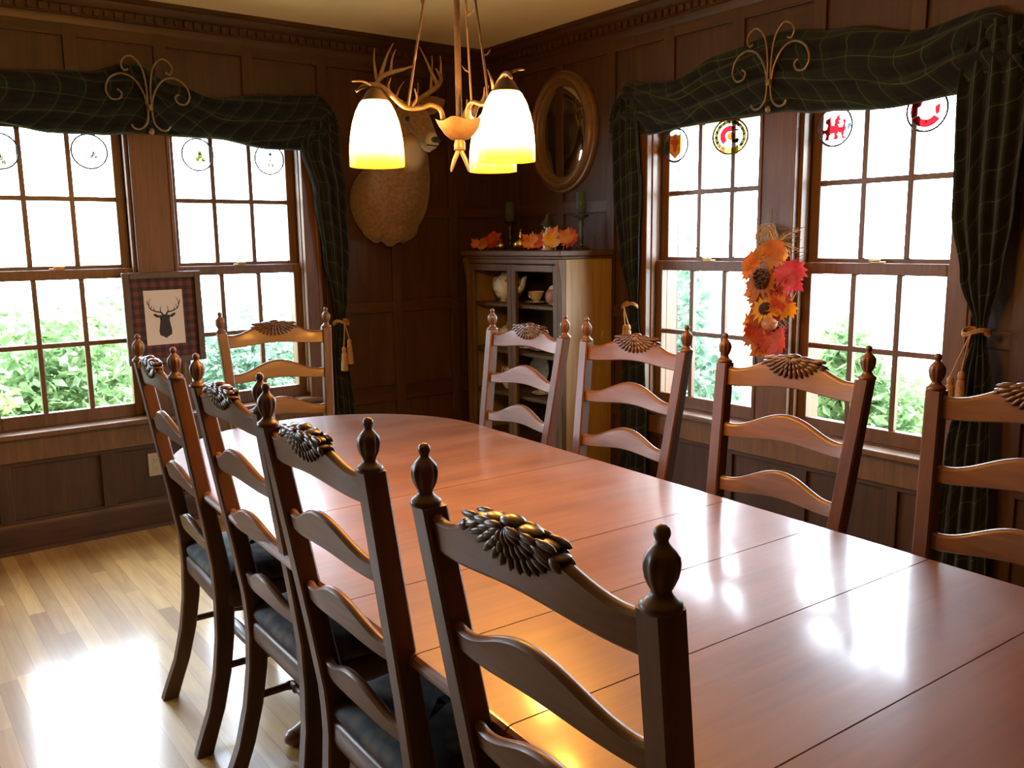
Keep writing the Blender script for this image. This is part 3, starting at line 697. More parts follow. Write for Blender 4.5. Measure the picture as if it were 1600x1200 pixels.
# scroll holders over the middle of each swag
def holder(fn, uc, z0, label):
    c = fn(uc, -0.15, z0); root = thing('scarf_holder', label, 'curtain holder', c, 0, 'wire scroll holders on the valances')
    def tr(u, z, d=0.0):
        p = fn(uc + u, -0.15 + d, z0 + z); return (p[0]-c[0], p[1]-c[1], p[2]-c[2])
    for s in (-1, 1):
        mb = MB()
        inner = bez([tr(s*0.085, 0.022), tr(s*0.07, 0.004), tr(s*0.04, 0.006), tr(s*0.014, 0.04), tr(s*0.008, 0.11), tr(s*0.010, 0.20), tr(s*0.025, 0.275), tr(s*0.06, 0.318), tr(s*0.095, 0.312), tr(s*0.112, 0.282), tr(s*0.100, 0.256), tr(s*0.082, 0.262)], 8)
        mb.tube(inner, 0.0048, 8); mb.build('inner_scroll', M['bronze'], root)
        mb = MB()
        outer = bez([tr(s*0.008, 0.09, 0.004), tr(s*0.022, 0.16), tr(s*0.062, 0.222), tr(s*0.115, 0.240), tr(s*0.165, 0.215), tr(s*0.184, 0.165), tr(s*0.165, 0.128), tr(s*0.130, 0.130), tr(s*0.118, 0.155), tr(s*0.135, 0.170)], 8)
        mb.tube(outer, 0.0048, 8); mb.build('outer_scroll', M['bronze'], root)
    mb = MB(); mb.lathe([(0.013, -0.012), (0.015, -0.006), (0.015, 0.006), (0.013, 0.012)], 14, tr(0, 0.10)); mb.ell(tr(0, -0.004), (0.012, 0.012, 0.016)); 
    mb.tube([tr(0, 0.10), tr(0, 0.10, 0.085)], 0.004, 8); mb.build('wall_mount', M['bronze'], root)
holder(Lw, -2.012, 1.905, 'bronze wire scroll holder over the middle of the left valance')
holder(Rw, -2.165, 1.900, 'bronze wire scroll holder over the middle of the right valance')

def tassel_tie(fn, uc, zc, label, drops, wrap=0.045):
    c = fn(uc, -0.12, zc); root = thing('tassel_tieback', label, 'tieback', c, 0, 'gold tassel tiebacks')
    def tr(u, z, d=0.0):
        p = fn(uc + u, -0.12 + d, zc + z); return Vector((p[0]-c[0], p[1]-c[1], p[2]-c[2]))
    mb = MB(); ring = [tr(wrap*cos(2*pi*k/28), 0.01*sin(2*pi*k/28*2), -0.005 + 0.030*sin(2*pi*k/28)) for k in range(28)]
    mb.tube(ring, 0.0042, 7, close=True); ring = [p + Vector((0, 0, 0.008)) for p in ring]; mb.tube(ring, 0.0042, 7, close=True)
    for du, L0, _ in drops: mb.tube(bez([tr(0, 0.0, -0.045), tr(du*0.4, -L0*0.4, -0.050), tr(du, -L0, -0.050)], 6), 0.0030, 6)
    mb.build('cord', M['rope'], root)
    for du, L0, tl in drops:
        mb = MB(); q = tr(du, -L0, -0.050)
        mb.lathe([(0.004, 0.0), (0.010, -0.006), (0.0125, -0.016), (0.011, -0.026), (0.009, -0.030), (0.012, -0.034), (0.0135, -0.05), (0.017, -tl*0.75), (0.0185, -tl), (0.010, -tl-0.003)], 26, q, lobes=26, amp=0.22, lz=(-1, -0.031)); mb.build('tassel', M['rope'], root, ang=70)
tassel_tie(Lw, -1.088, 0.952, 'gold cord tieback with two tassels beside the far chair, on the left windows', [(0.022, 0.085, 0.135), (-0.012, 0.125, 0.130)])
tassel_tie(Rw, -1.362, 1.055, 'gold cord tieback with tassels left of the right windows, behind a chair back', [(-0.036, 0.085, 0.11), (-0.012, 0.088, 0.11)])
tassel_tie(Rw, -3.042, 1.045, 'gold cord tieback with two long tassels on the drape at the far right', [(0.020, 0.13, 0.15), (0.056, 0.15, 0.15)])

# ================================================================== STAINED GLASS ROUNDELS
M['lead'] = plain('lead_came', (0.03, 0.03, 0.035), 0.5, 0.3)
STAIN = {k: stain('stained_' + k, c, 0.08, d) for k, c, d in (('red', (0.80, 0.02, 0.03), 8), ('amber', (0.85, 0.26, 0.03), 3), ('yellow', (0.92, 0.66, 0.06), 5), ('blue', (0.35, 0.60, 0.78), 20), ('dark', (0.05, 0.05, 0.03), 4), ('orange', (0.80, 0.20, 0.03), 7), ('charge', (0.80, 0.30, 0.20), 1.3), ('pale', (0.70, 0.88, 0.35), 24), ('lime', (0.78, 0.86, 0.15), 22), ('olive', (0.50, 0.36, 0.05), 16), ('grey', (0.62, 0.64, 0.62), 24), ('white', (0.95, 0.95, 0.92), 1.2))}
STAIN['clear'] = stain('stained_clear', (0.93, 0.96, 0.98), 0.03, 1.0)
def roundel(fn, flip, uc, zc, label, shapes, ring='lead', R=0.077):
    c = fn(uc, 0.032, zc); root = thing('glass_roundel', label, 'window ornament', c, 0, 'round glass ornaments hung in the window panes')
    s = -1 if flip else 1     # so that pictures read the right way round from inside
    def tr(u, z, d=0.0):
        p = fn(uc + s*u, 0.032 + d, zc + z); return (p[0]-c[0], p[1]-c[1], p[2]-c[2])
    mb = MB(); mb.prism([(R*cos(2*pi*k/48), R*sin(2*pi*k/48)) for k in range(48)], 0, 0.002, lambda u, v, h: tr(u, v, h)); mb.build('glass_disc', STAIN['clear'], root, smooth=False)
    mb = MB(); mb.tube([tr(R*cos(2*pi*k/60), R*sin(2*pi*k/60), 0.001) for k in range(60)], 0.0042, 6, close=True)
    mb.tube([tr(0, R), tr(0.0, R+0.02, 0.003), tr(0, R+0.045, 0.006)], 0.0006, 5); mb.build('rim', M['lead'], root)
    layer = 0
    for nm, mat, polys in shapes:
        mb = MB(); layer += 1
        for k, p in enumerate(polys): mb.prism(p, -0.0006*layer - 0.00002*k, -0.0004-0.0006*(layer-1) - 0.00002*k, lambda u, v, h: tr(u, v, h))
        mb.build(nm, mat if not isinstance(mat, str) else STAIN[mat], root, smooth=False)
    return root, tr
def disc(r, cx=0, cy=0, n=36, sx=1, sy=1): return [(cx + r*sx*cos(2*pi*k/n), cy + r*sy*sin(2*pi*k/n)) for k in range(n)]
def band(r0, r1, a0, a1, n=24):
    return [(r1*cos(radians(a0+(a1-a0)*k/n)), r1*sin(radians(a0+(a1-a0)*k/n))) for k in range(n+1)] + [(r0*cos(radians(a1+(a0-a1)*k/n)), r0*sin(radians(a1+(a0-a1)*k/n))) for k in range(n+1)]
def sc(p, k, ox=0, oy=0): return [(x*k+ox, y*k+oy) for x, y in p]
thistle = [disc(0.011, 0.006, 0.0), disc(0.010, -0.004, -0.014), disc(0.009, 0.018, -0.016), disc(0.008, 0.004, 0.012)]
roundel(Lw, False, -2.613, 1.798, 'clear glass roundel with a green sprig at the left edge of the photo', [('sprig', 'pale', [sc(p, 1.1, -0.005, -0.03) for p in thistle])])
roundel(Lw, False, -2.246, 1.814, 'clear glass roundel with a faint grey mark, right pane of the first left window', [('sprig', 'grey', [sc(p, 0.8, 0.012, -0.012) for p in thistle])])
roundel(Lw, False, -1.749, 1.823, 'clear glass roundel with a yellow-green flower, left pane of the second left window', [('flower', 'lime', [sc(p, 1.25, 0.004, -0.004) for p in thistle])])
roundel(Lw, False, -1.379, 1.818, 'clear glass roundel with a small grey-green plant beside the left valance end', [('plant', 'pale', [sc(p, 0.9, 0.0, -0.018) for p in thistle[1:]]), ('flower', 'grey', [disc(0.010, 0.006, 0.024)])])
# crest roundel
shield = [(-0.040, 0.05), (-0.02, 0.044), (0, 0.052), (0.02, 0.044), (0.040, 0.05), (0.046, 0.0), (0.034, -0.035), (0.0, -0.062), (-0.034, -0.035), (-0.046, 0.0)]
roundel(Rw, True, -1.502, 1.824, 'amber shield roundel at the left edge of the right windows', [('side_panel', 'blue', [disc(0.03, -0.052, -0.010, 24, 0.6, 1.1)]), ('shield', 'amber', [shield]), ('charge', 'charge', [disc(0.014, -0.012, 0.014), disc(0.014, 0.012, 0.014), disc(0.018, 0, -0.014, 24, 0.7, 1.2), disc(0.010, 0.0, 0.034)])])
# clan badge roundel with a strap, an arm with a sword and a motto
rt, tr_ = roundel(Rw, True, -1.874, 1.826, 'yellow and red clan badge roundel turned toward the room, left of the right mullion', [
    ('strap', 'olive', [band(0.053, 0.069, -48, 228, 60)]), ('strap_edge', 'yellow', [band(0.0695, 0.0745, -48, 228, 60)]), ('strap_piece', 'orange', [band(0.0525, 0.0745, 229, 252, 8)]), ('buckle', 'yellow', [band(0.0525, 0.0745, 253, 311, 12)]),
    ('strap_mark', 'dark', [band(0.057, 0.066, a, a+7, 4) for a in range(-40, 222, 22)]),
    ('field', 'red', [band(0.020, 0.045, 62, 232, 24)]), ('sun', 'orange', [disc(0.018, 0.004, 0.0)]),
    ('helm', 'dark', [[(0.004, -0.022), (0.010, -0.016), (0.030, -0.010), (0.042, -0.014), (0.036, -0.028), (0.014, -0.030)]]),
    ('sword', 'grey', [[(0.006, 0.030), (0.050, 0.026), (0.050, 0.022), (0.006, 0.024)]])])
def text_mesh(txt, size):
    c = bpy.data.curves.new('lettering', 'FONT'); c.body = txt; c.size = size; c.align_x = 'CENTER'; c.align_y = 'CENTER'; c.extrude = 0.0002
    o = bpy.data.objects.new('lettering', c); COL.objects.link(o); bpy.context.view_layer.update()
    me = bpy.data.meshes.new_from_object(o.evaluated_get(bpy.context.evaluated_depsgraph_get())); bpy.data.objects.remove(o, do_unlink=True)
    return me
me = text_mesh('WALLACE', 0.018); me.materials.append(M['black'])
for v in me.vertices:
    x, y, z = v.co; p = tr_(x, y - 0.0475 + x*0.03, -0.0056 - z); v.co = p
o = bpy.data.objects.new('lettering', me); COL.objects.link(o); o.parent = rt
rt.rotation_euler = (0, 0, radians(28)); rt.location.x = -0.022
# heraldic dragon roundel
dragon = [(-0.040, -0.036), (-0.030, -0.034), (-0.026, -0.022), (-0.032, -0.014), (-0.040, -0.018), (-0.042, 0.0), (-0.036, -0.006), (-0.026, -0.004), (-0.022, 0.010), (-0.030, 0.014), (-0.030, 0.024), (-0.020, 0.028), (-0.014, 0.034), (-0.012, 0.024), (-0.010, 0.008), (-0.002, 0.006), (0.000, 0.022), (0.008, 0.034), (0.022, 0.036), (0.016, 0.028), (0.022, 0.022), (0.014, 0.018), (0.020, 0.010), (0.012, 0.008), (0.016, 0.0), (0.026, 0.0), (0.030, 0.008), (0.028, 0.020), (0.034, 0.026), (0.038, 0.016), (0.036, 0.002), (0.040, -0.006), (0.034, -0.014), (0.032, -0.028), (0.040, -0.030), (0.042, -0.036), (0.026, -0.034), (0.024, -0.020), (0.014, -0.014), (0.010, -0.022), (0.016, -0.030), (0.010, -0.036), (-0.006, -0.034), (0.0, -0.028), (0.0, -0.018), (-0.010, -0.018), (-0.018, -0.026), (-0.018, -0.036)]
roundel(Rw, True, -2.355, 1.819, 'clear roundel with a red heraldic dragon, left pane of the rightmost window', [('dragon', 'red', [sc(dragon, 1.32, 0, -0.004)]), ('sky_piece', 'blue', [[(0.058, 0.004), (0.073, 0.010), (0.074, -0.006), (0.066, -0.014), (0.058, -0.020)]])])
roundel(Rw, True, -2.734, 1.838, 'red and white knot roundel in the right pane of the rightmost window', [('knot', 'red', [band(0.034, 0.062, 210, 325, 20), band(0.040, 0.063, 145, 203, 10), [(-0.050, 0.006), (-0.022, 0.016), (-0.012, 0.040), (-0.030, 0.030), (-0.052, 0.024)], [(0.030, 0.010), (0.052, 0.020), (0.048, -0.016), (0.034, -0.022)], [(-0.046, 0.034), (-0.028, 0.060), (-0.018, 0.056), (-0.036, 0.026)]]), ('accent', 'amber', [[(0.0, 0.056), (0.030, 0.050), (0.014, 0.034)], [(-0.006, -0.046), (0.0, -0.030), (0.006, -0.046)]]), ('shade_piece', 'white', [disc(0.022, 0.006, 0.006)])])
# ================================================================== CHINA CABINET
CX0, CX1, CY0, CY1, CZ = -0.400, -0.058, -1.163, -0.330, 1.330
cab = thing('china_cabinet', 'tall brown china cabinet with glass doors against the right wall near the corner', 'cabinet', (-0.23, -0.745, 0))
def cbx(mb, a, b): mb.box((a[0]+0.23, a[1]+0.745, a[2]), (b[0]+0.23, b[1]+0.745, b[2]))
SH = [0.300, 0.552, 0.790, 1.045]
mb = MB()
cbx(mb, (CX0+0.03, CY0, 0.0), (CX1, CY0+0.022, CZ-0.043)); mb.build('side_panel', M['cabside_lit'], cab, bevel=0.002)
mb = MB(); cbx(mb, (CX0+0.03, CY1-0.022, 0.0), (CX1, CY1, CZ-0.043)); mb.build('side_panel', M['cabside_lit'], cab, bevel=0.002)
mb = MB(); cbx(mb, (CX1-0.012, CY0+0.022, 0.06), (CX1, CY1-0.022, CZ-0.03)); mb.build('back_panel', M['wallwood'], cab)
mb = MB(); cbx(mb, (CX0-0.022, CY0-0.016, CZ-0.028), (CX1, CY1+0.016, CZ)); cbx(mb, (CX0-0.008, CY0-0.008, CZ-0.043), (CX1, CY1+0.008, CZ-0.028)); mb.build('top_board', M['cabwood'], cab, bevel=0.005, seg=3)
mb = MB(); cbx(mb, (CX0-0.004, CY0+0.002, 1.262), (CX0+0.03, CY1-0.002, CZ-0.043)); mb.build('frieze', M['cabwood'], cab, bevel=0.003); mb = MB(); cbx(mb, (CX0, CY0+0.002, 0.0), (CX0+0.03, CY1-0.002, 0.09)); mb.build('plinth', M['cabwood'], cab, bevel=0.003)
for z in SH:
    mb = MB(); cbx(mb, (CX0+0.035, CY0+0.022, z-0.018), (CX1-0.012, CY1-0.022, z)); mb.build('shelf', M['cabwood'], cab, bevel=0.002)
mb = MB(); cbx(mb, (CX0+0.03, CY0+0.022, 0.06), (CX1-0.012, CY1-0.022, 0.08)); mb.build('floor_board', M['cabwood'], cab)
# curved corner pilasters
for y0, y1 in ((CY0, CY0+0.032), (CY1-0.032, CY1)):
    prof = [(CX0+0.03, 0.0), (CX0, 0.0), (CX0, 1.10), (CX0-0.002, 1.17), (CX0-0.010, 1.225), (CX0-0.018, 1.262), (CX0-0.020, 1.287), (CX0+0.03, 1.287)]
    mb = MB(); mb.prism(prof, y0+0.745, y1+0.745, lambda u, v, h: (u+0.23, h, v)); mb.build('pilaster', M['cabwood'], cab, ang=30, bevel=0.002)
ym = -0.748
for y0, y1, kn in ((CY0+0.034, ym-0.001, ym-0.012), (ym+0.001, CY1-0.034, ym+0.012)):
    mb = MB(); a = 0.036
    cbx(mb, (CX0+0.002, y0, 0.092), (CX0+0.024, y0+a, 1.258)); cbx(mb, (CX0+0.002, y1-a, 0.092), (CX0+0.024, y1, 1.258))
    cbx(mb, (CX0+0.002, y0+a, 0.092), (CX0+0.024, y1-a, 0.15)); cbx(mb, (CX0+0.002, y0+a, 1.222), (CX0+0.024, y1-a, 1.258))
    d = mb.build('door', M['cabwood'], cab, bevel=0.003)
    mb = MB(); cbx(mb, (CX0+0.012, y0+a-0.004, 0.146), (CX0+0.0145, y1-a+0.004, 1.226)); mb.build('glass_panel', M['glass'], d, smooth=False)
    mb = MB(); mb.lathe([(0.004, 0), (0.004, 0.008), (0.009, 0.012), (0.010, 0.018), (0.006, 0.023)], 14, (CX0+0.23+0.002, kn+0.745, 0.70), Matrix.Rotation(-pi/2, 3, 'Y')); mb.build('knob', M['brass'], d)

# ---- china inside -------------------------------------------------------
def floral():
    m, nt, b = nmat('floral_china'); N = nt.nodes; L = nt.links
    tc = N.new('ShaderNodeTexCoord'); v = N.new('ShaderNodeTexVoronoi'); v.inputs['Scale'].default_value = 26; L.new(tc.outputs['Object'], v.inputs['Vector'])
    r = N.new('ShaderNodeValToRGB'); e = r.color_ramp.elements; e[0].position = 0.18; e[0].color = (1, 1, 1, 1); e[1].position = 0.38; e[1].color = (0, 0, 0, 1); L.new(v.outputs['Distance'], r.inputs['Fac'])
    h = N.new('ShaderNodeValToRGB'); h.color_ramp.interpolation = 'CONSTANT'; q = h.color_ramp.elements; q[0].position = 0; q[0].color = (0.45, 0.12, 0.12, 1); q[1].position = 0.4; q[1].color = (0.16, 0.22, 0.08, 1); k = q.new(0.7); k.color = (0.55, 0.3, 0.24, 1)
    sp = N.new('ShaderNodeSeparateXYZ'); L.new(v.outputs['Color'], sp.inputs['Vector']); L.new(sp.outputs['X'], h.inputs['Fac'])
    mx = N.new('ShaderNodeMix'); mx.data_type = 'RGBA'; L.new(r.outputs['Color'], mx.inputs['Factor']); mx.inputs['A'].default_value = (0.72, 0.66, 0.55, 1); L.new(h.outputs['Color'], mx.inputs['B'])
    L.new(mx.outputs['Result'], b.inputs['Base Color']); b.inputs['Roughness'].default_value = 0.2; return m
M['floral'] = floral()
M['pinkjar'] = plain('pink_glaze', (0.42, 0.20, 0.16), 0.3, var=0.2, vs=30)
def handle(mb, x0, z0, z1, out, r=0.0035, side=-1):
    """ear handle in the local y-z plane, sticking out along side*y"""
    mb.tube(bez([(0, side*x0, z1), (0, side*(x0+out*0.8), z1+0.004), (0, side*(x0+out), (z0+z1)/2), (0, side*(x0+out*0.55), z0+0.004), (0, side*x0*0.8, z0)], 6), r, 8)
def teacup(x, y, z, label, mat='floral', side=-1, k=1.0):
    t = thing('teacup', label, 'teacup', (x, y, z), 0, 'teacups in the china cabinet')
    mb = MB(); P = [(0.020, 0.014), (0.024, 0.018), (0.030, 0.028), (0.038, 0.046), (0.044, 0.062), (0.042, 0.062), (0.035, 0.046), (0.026, 0.028), (0.010, 0.020)]
    mb.lathe([(r*k, 0.004+zz*k) for r, zz in [(0.018, 0.004), (0.019, 0.008), (0.014, 0.012)] + P], 22); mb.build('bowl', M[mat], t, ang=60)
    mb = MB(); handle(mb, 0.036*k, 0.026*k, 0.058*k, 0.026*k, 0.003, side); mb.build('handle', M['china'], t)
    mb = MB(); mb.lathe([(0.022*k, 0.0), (0.040*k, 0.003), (0.062*k, 0.0105), (0.062*k, 0.0125), (0.040*k, 0.006), (0.004, 0.005)], 26); mb.build('saucer', M[mat], t, ang=60)
def teapot(x, y, z, label, k=1.0, mat='floral', side=1):
    t = thing('teapot', label, 'teapot', (x, y, z), 0, 'teapots in the china cabinet')
    mb = MB(); mb.lathe([(0.035*k, 0), (0.038*k, 0.004*k), (0.033*k, 0.008*k), (0.050*k, 0.022*k), (0.064*k, 0.050*k), (0.062*k, 0.078*k), (0.045*k, 0.100*k), (0.032*k, 0.108*k)], 26); mb.build('body', M[mat], t, ang=60)
    mb = MB(); mb.lathe([(0.034*k, 0.107*k), (0.030*k, 0.114*k), (0.014*k, 0.120*k), (0.006*k, 0.124*k), (0.010*k, 0.132*k), (0.006*k, 0.139*k)], 20); mb.build('lid', M[mat], t, ang=60)
    mb = MB(); handle(mb, 0.056*k, 0.032*k, 0.088*k, 0.045*k, 0.005*k, side); mb.build('handle', M['china'], t)
    mb = MB(); q = bez([(0, -side*0.055*k, 0.040*k), (0, -side*0.085*k, 0.058*k), (0, -side*0.100*k, 0.092*k), (0, -side*0.112*k, 0.100*k)], 5); mb.tube(q, [0.014*k - 0.008*k*i/15 for i in range(16)], 10); mb.build('spout', M[mat], t)
teapot(-0.255, -0.540, 1.0455, 'large floral china teapot on the top cabinet shelf behind the left door', 1.40)
teacup(-0.26, -0.790, 1.0455, 'floral teacup with its handle by the middle door stile, top shelf', side=1)
t = thing('sugar_jar', 'squat pink glazed jar with a cream lid on the top cabinet shelf', 'jar', (-0.22, -0.900, 1.0455))
mb = MB(); mb.lathe([(0.034, 0), (0.046, 0.012), (0.054, 0.036), (0.050, 0.062), (0.036, 0.080)], 24); mb.build('body', M['pinkjar'], t, ang=60)
mb = MB(); mb.lathe([(0.036, 0.0805), (0.032, 0.092), (0.018, 0.100), (0.008, 0.104), (0.011, 0.112), (0.005, 0.118)], 20); mb.build('lid', M['china'], t, ang=60)
teacup(-0.27, -1.015, 1.0455, 'footed white teacup at the right of the top cabinet shelf', side=-1, k=1.15)
teapot(-0.24, -0.510, 0.7905, 'floral teapot with its handle toward the corner, second cabinet shelf, left door', 1.0)
for y, lab in ((-0.695, 'floral teacup beside the second-shelf teapot in the china cabinet'), (-0.822, 'floral teacup just right of the middle stile, second cabinet shelf'), (-0.949, 'floral teacup between two others on the second cabinet shelf'), (-1.076, 'floral teacup at the right end of the second cabinet shelf')):
    teacup(-0.25, y, 0.7905, lab, side=-1)
def plate_on_edge(x, y, z, r, label, k=0):
    t = thing('china_plate', label, 'plate', (x, y, z), 0, 'plates standing in the china cabinet')
    mb = MB(); R = Matrix.Rotation(-pi/2+0.22, 3, 'Y')
    mb.lathe([(r*0.55, 0.0), (r*0.62, 0.004), (r, 0.014), (r, 0.017), (r*0.62, 0.008), (0.002, 0.006)], 34, (0.004, 0, r*0.976+0.0045), R); mb.build('dish', M['floral'], t, ang=60)
plate_on_edge(-0.115, -1.06, 0.7905, 0.105, 'large floral plate standing behind the teacups at the right of the second cabinet shelf')
plate_on_edge(-0.115, -0.90, 0.5525, 0.090, 'floral plate standing at the back of the third cabinet shelf, right door')
plate_on_edge(-0.115, -0.64, 0.5525, 0.090, 'floral plate standing at the back of the third cabinet shelf, left door')
def pitcher(x, y, z, label, side=1):
    t = thing('cream_pitcher', label, 'pitcher', (x, y, z), 0, 'pitchers in the china cabinet')
    mb = MB(); mb.lathe([(0.030, 0), (0.034, 0.006), (0.046, 0.035), (0.044, 0.060), (0.032, 0.085), (0.034, 0.105), (0.041, 0.118), (0.039, 0.118), (0.031, 0.104), (0.029, 0.085)], 24); mb.build('body', M['floral'], t, ang=60)
    mb = MB(); handle(mb, 0.034, 0.040, 0.108, 0.040, 0.0045, side); mb.build('handle', M['china'], t)
pitcher(-0.25, -0.535, 0.5525, 'floral cream pitcher with a looped handle, third cabinet shelf, left door', 1)
teacup(-0.25, -0.83, 0.5525, 'floral teacup on the third cabinet shelf behind the near edge of the middle stile', side=-1)
pitcher(-0.25, -0.99, 0.5525, 'floral cream pitcher at the right of the third cabinet shelf', -1)

# ---- on top of the cabinet ---------------------------------------------
def candle_holder(x, y, label, h):
    t = thing('candlestick', label, 'candlestick', (x, y, CZ+0.0005), 0, 'dark candlesticks on the china cabinet')
    k = h/0.28
    mb = MB(); mb.lathe([(0.045, 0), (0.046, 0.006), (0.030, 0.014), (0.012, 0.022), (0.009, 0.05*k), (0.015, 0.06*k), (0.009, 0.07*k), (0.009, 0.11*k), (0.016, 0.125*k), (0.010, 0.135*k), (0.012, 0.150*k), (0.038, 0.162*k), (0.040, 0.170*k), (0.012, 0.172*k)], 22); mb.build('stem', M['pewter'], t, ang=60)
    mb = MB(); mb.lathe([(0.020, 0.172*k), (0.026, 0.185*k), (0.029, 0.22*k), (0.026, 0.25*k), (0.024, 0.28*k), (0.0225, 0.28*k), (0.0245, 0.25*k), (0.0275, 0.22*k), (0.0245, 0.186*k), (0.018, 0.175*k)], 22); mb.build('glass_cup', M['darkglass'], t, ang=60)
M['pewter'] = plain('dark_green_pewter', (0.05, 0.065, 0.05), 0.4, 0.6, var=0.3, vs=30)
M['darkglass'] = stain('smoked_glass', (0.35, 0.42, 0.36), 0.10, 1.0)
candle_holder(-0.15, -0.420, 'dark candlestick on the corner end of the china cabinet top', 0.27)
candle_holder(-0.21, -1.095, 'dark candlestick with a glass cup on the window end of the cabinet top', 0.29)
t = thing('lantern', 'small white candle lantern with a dark peaked roof among leaves on the cabinet', 'lantern', (-0.285, -0.918, CZ+0.0005))
mb = MB(); mb.lathe([(0.030, 0), (0.032, 0.006), (0.026, 0.010), (0.025, 0.085), (0.023, 0.088)], 18); mb.build('body', M['china'], t, ang=50)
mb = MB(); mb.lathe([(0.024, 0.088), (0.025, 0.128), (0.022, 0.128), (0.021, 0.090)], 18); mb.build('glass_chimney', M['glass'], t)
mb = MB(); mb.lathe([(0.036, 0.128), (0.037, 0.132), (0.026, 0.146), (0.010, 0.162), (0.005, 0.175), (0.007, 0.181), (0.003, 0.188)], 18); mb.build('roof', M['pewter'], t, ang=50)
mb = MB(); mb.lathe([(0.010, 0.0885), (0.010, 0.115), (0.002, 0.117)], 12); mb.build('candle', M['cream'], t)
def gold_gourd(y, x, r, neck, label):
    t = thing('gold_ornament', label, 'ornament', (x, y, CZ+0.0005), 0, 'gold ornaments on the cabinet')
    mb = MB(); mb.lathe([(r*0.4, 0), (r*0.85, r*0.25), (r, r*0.7), (r*0.9, r*1.1), (r*0.55, r*1.45), (r*0.2, r*1.6), (r*0.15, r*1.6+neck)], 24, lobes=8, amp=0.12); mb.build('body', M['gold'], t, ang=60)
    mb = MB(); mb.tube([(0, 0, r*1.6+neck-0.004), (0.003, 0.002, r*1.6+neck+0.01), (0.008, 0.004, r*1.6+neck+0.018)], [0.004, 0.003, 0.0025], 8); mb.build('stem', M['brass'], t)
gold_gourd(-0.475, -0.26, 0.030, 0.0, 'small round gold pumpkin on the cabinet, nearer the corner')
gold_gourd(-0.645, -0.25, 0.042, 0.030, 'gold pear-shaped ornament in the middle of the cabinet top')
# autumn maple leaves
def leaf_mat(name, a, b_, tr=0.25):
    m, nt, b = nmat(name); N = nt.nodes; L = nt.links
    tc = N.new('ShaderNodeTexCoord'); n = N.new('ShaderNodeTexNoise'); n.inputs['Scale'].default_value = 18; L.new(tc.outputs['Object'], n.inputs['Vector'])
    r = N.new('ShaderNodeValToRGB'); e = r.color_ramp.elements; e[0].position = 0.35; e[0].color = (*a, 1); e[1].position = 0.65; e[1].color = (*b_, 1); L.new(n.outputs['Fac'], r.inputs['Fac'])
    L.new(r.outputs['Color'], b.inputs['Base Color']); b.inputs['Roughness'].default_value = 0.6
    t = N.new('ShaderNodeBsdfTranslucent'); L.new(r.outputs['Color'], t.inputs['Color']); mx = N.new('ShaderNodeMixShader'); mx.inputs['Fac'].default_value = tr
    L.new(b.outputs['BSDF'], mx.inputs[1]); L.new(t.outputs['BSDF'], mx.inputs[2]); L.new(mx.outputs['Shader'], N['Material Output'].inputs['Surface']); return m
LM = {'orange': leaf_mat('orange_leaf', (0.62, 0.16, 0.02), (0.80, 0.30, 0.05), 0.4), 'red': leaf_mat('red_leaf', (0.45, 0.03, 0.015), (0.62, 0.09, 0.02), 0.35), 'yellow': leaf_mat('yellow_leaf', (0.80, 0.42, 0.04), (0.85, 0.55, 0.10), 0.4), 'pink': leaf_mat('pink_leaf', (0.60, 0.03, 0.10), (0.78, 0.16, 0.22), 0.4), 'rust': leaf_mat('rust_leaf', (0.42, 0.11, 0.02), (0.58, 0.22, 0.05), 0.35), 'tan': leaf_mat('tan_leaf', (0.60, 0.30, 0.08), (0.72, 0.42, 0.14), 0.35)}
MAPLE = [(0, -0.42), (0.05, -0.40), (0.24, -0.46), (0.20, -0.34), (0.46, -0.28), (0.36, -0.16), (0.52, -0.02), (0.40, 0.02), (0.50, 0.22), (0.34, 0.16), (0.30, 0.26), (0.16, 0.14), (0.20, 0.36), (0.12, 0.34), (0.0, 0.58)]
MAPLE = MAPLE + [(-x, y) for x, y in reversed(MAPLE[1:-1])]
def maple(mb, c, size, nrm, spin, cup=0.25):
    n = Vector(nrm).normalized(); up = Vector((0, 0, 1)) if abs(n.z) < 0.9 else Vector((0, 1, 0))
    a = n.cross(up).normalized(); b = a.cross(n); ca, sa = cos(spin), sin(spin); ax, ay = a*ca + b*sa, b*ca - a*sa
    c = Vector(c); P = []
    for x, y in MAPLE: P.append(c + (ax*x + ay*y)*size + n*size*cup*(x*x + y*y*0.6))
    k = len(P); q = [p + n*0.0008 for p in P]; c0, c1 = c, c + n*0.0008
    vs = P + q + [c0, c1]; fs = []
    for i in range(k):
        j = (i+1) % k; fs += [(2*k, j, i), (2*k+1, k+i, k+j), (i, j, k+j, k+i)]
    mb.add(vs, fs)
    st = [c - ay*size*0.38, c - ay*size*0.62 + n*size*0.1, c - ay*size*0.85 + n*size*0.2]
    mb.tube(st, [0.0016, 0.0014, 0.0012], 5)
random.seed(5)
CL = [(-0.24, -0.175-0.19, 0.045, 'red', 0.085), (-0.30, -0.36, 0.03, 'rust', 0.08), (-0.20, -0.345, 0.075, 'red', 0.075), (-0.33, -0.40, 0.022, 'rust', 0.07), (-0.27, -0.385, 0.06, 'red', 0.07), (-0.35, -0.355, 0.02, 'orange', 0.06),
      (-0.28, -0.77, 0.035, 'red', 0.08), (-0.33, -0.825, 0.05, 'orange', 0.10), (-0.26, -0.845, 0.06, 'rust', 0.09), (-0.355, -0.895, 0.02, 'orange', 0.07), (-0.36, -0.945, 0.022, 'red', 0.07), (-0.30, -0.985, 0.085, 'orange', 0.085), (-0.35, -1.02, 0.055, 'yellow', 0.085), (-0.34, -1.045, 0.03, 'tan', 0.075), (-0.30, -1.10, 0.065, 'red', 0.105), (-0.33, -1.12, 0.035, 'rust', 0.085), (-0.27, -0.74, 0.02, 'red', 0.07)]
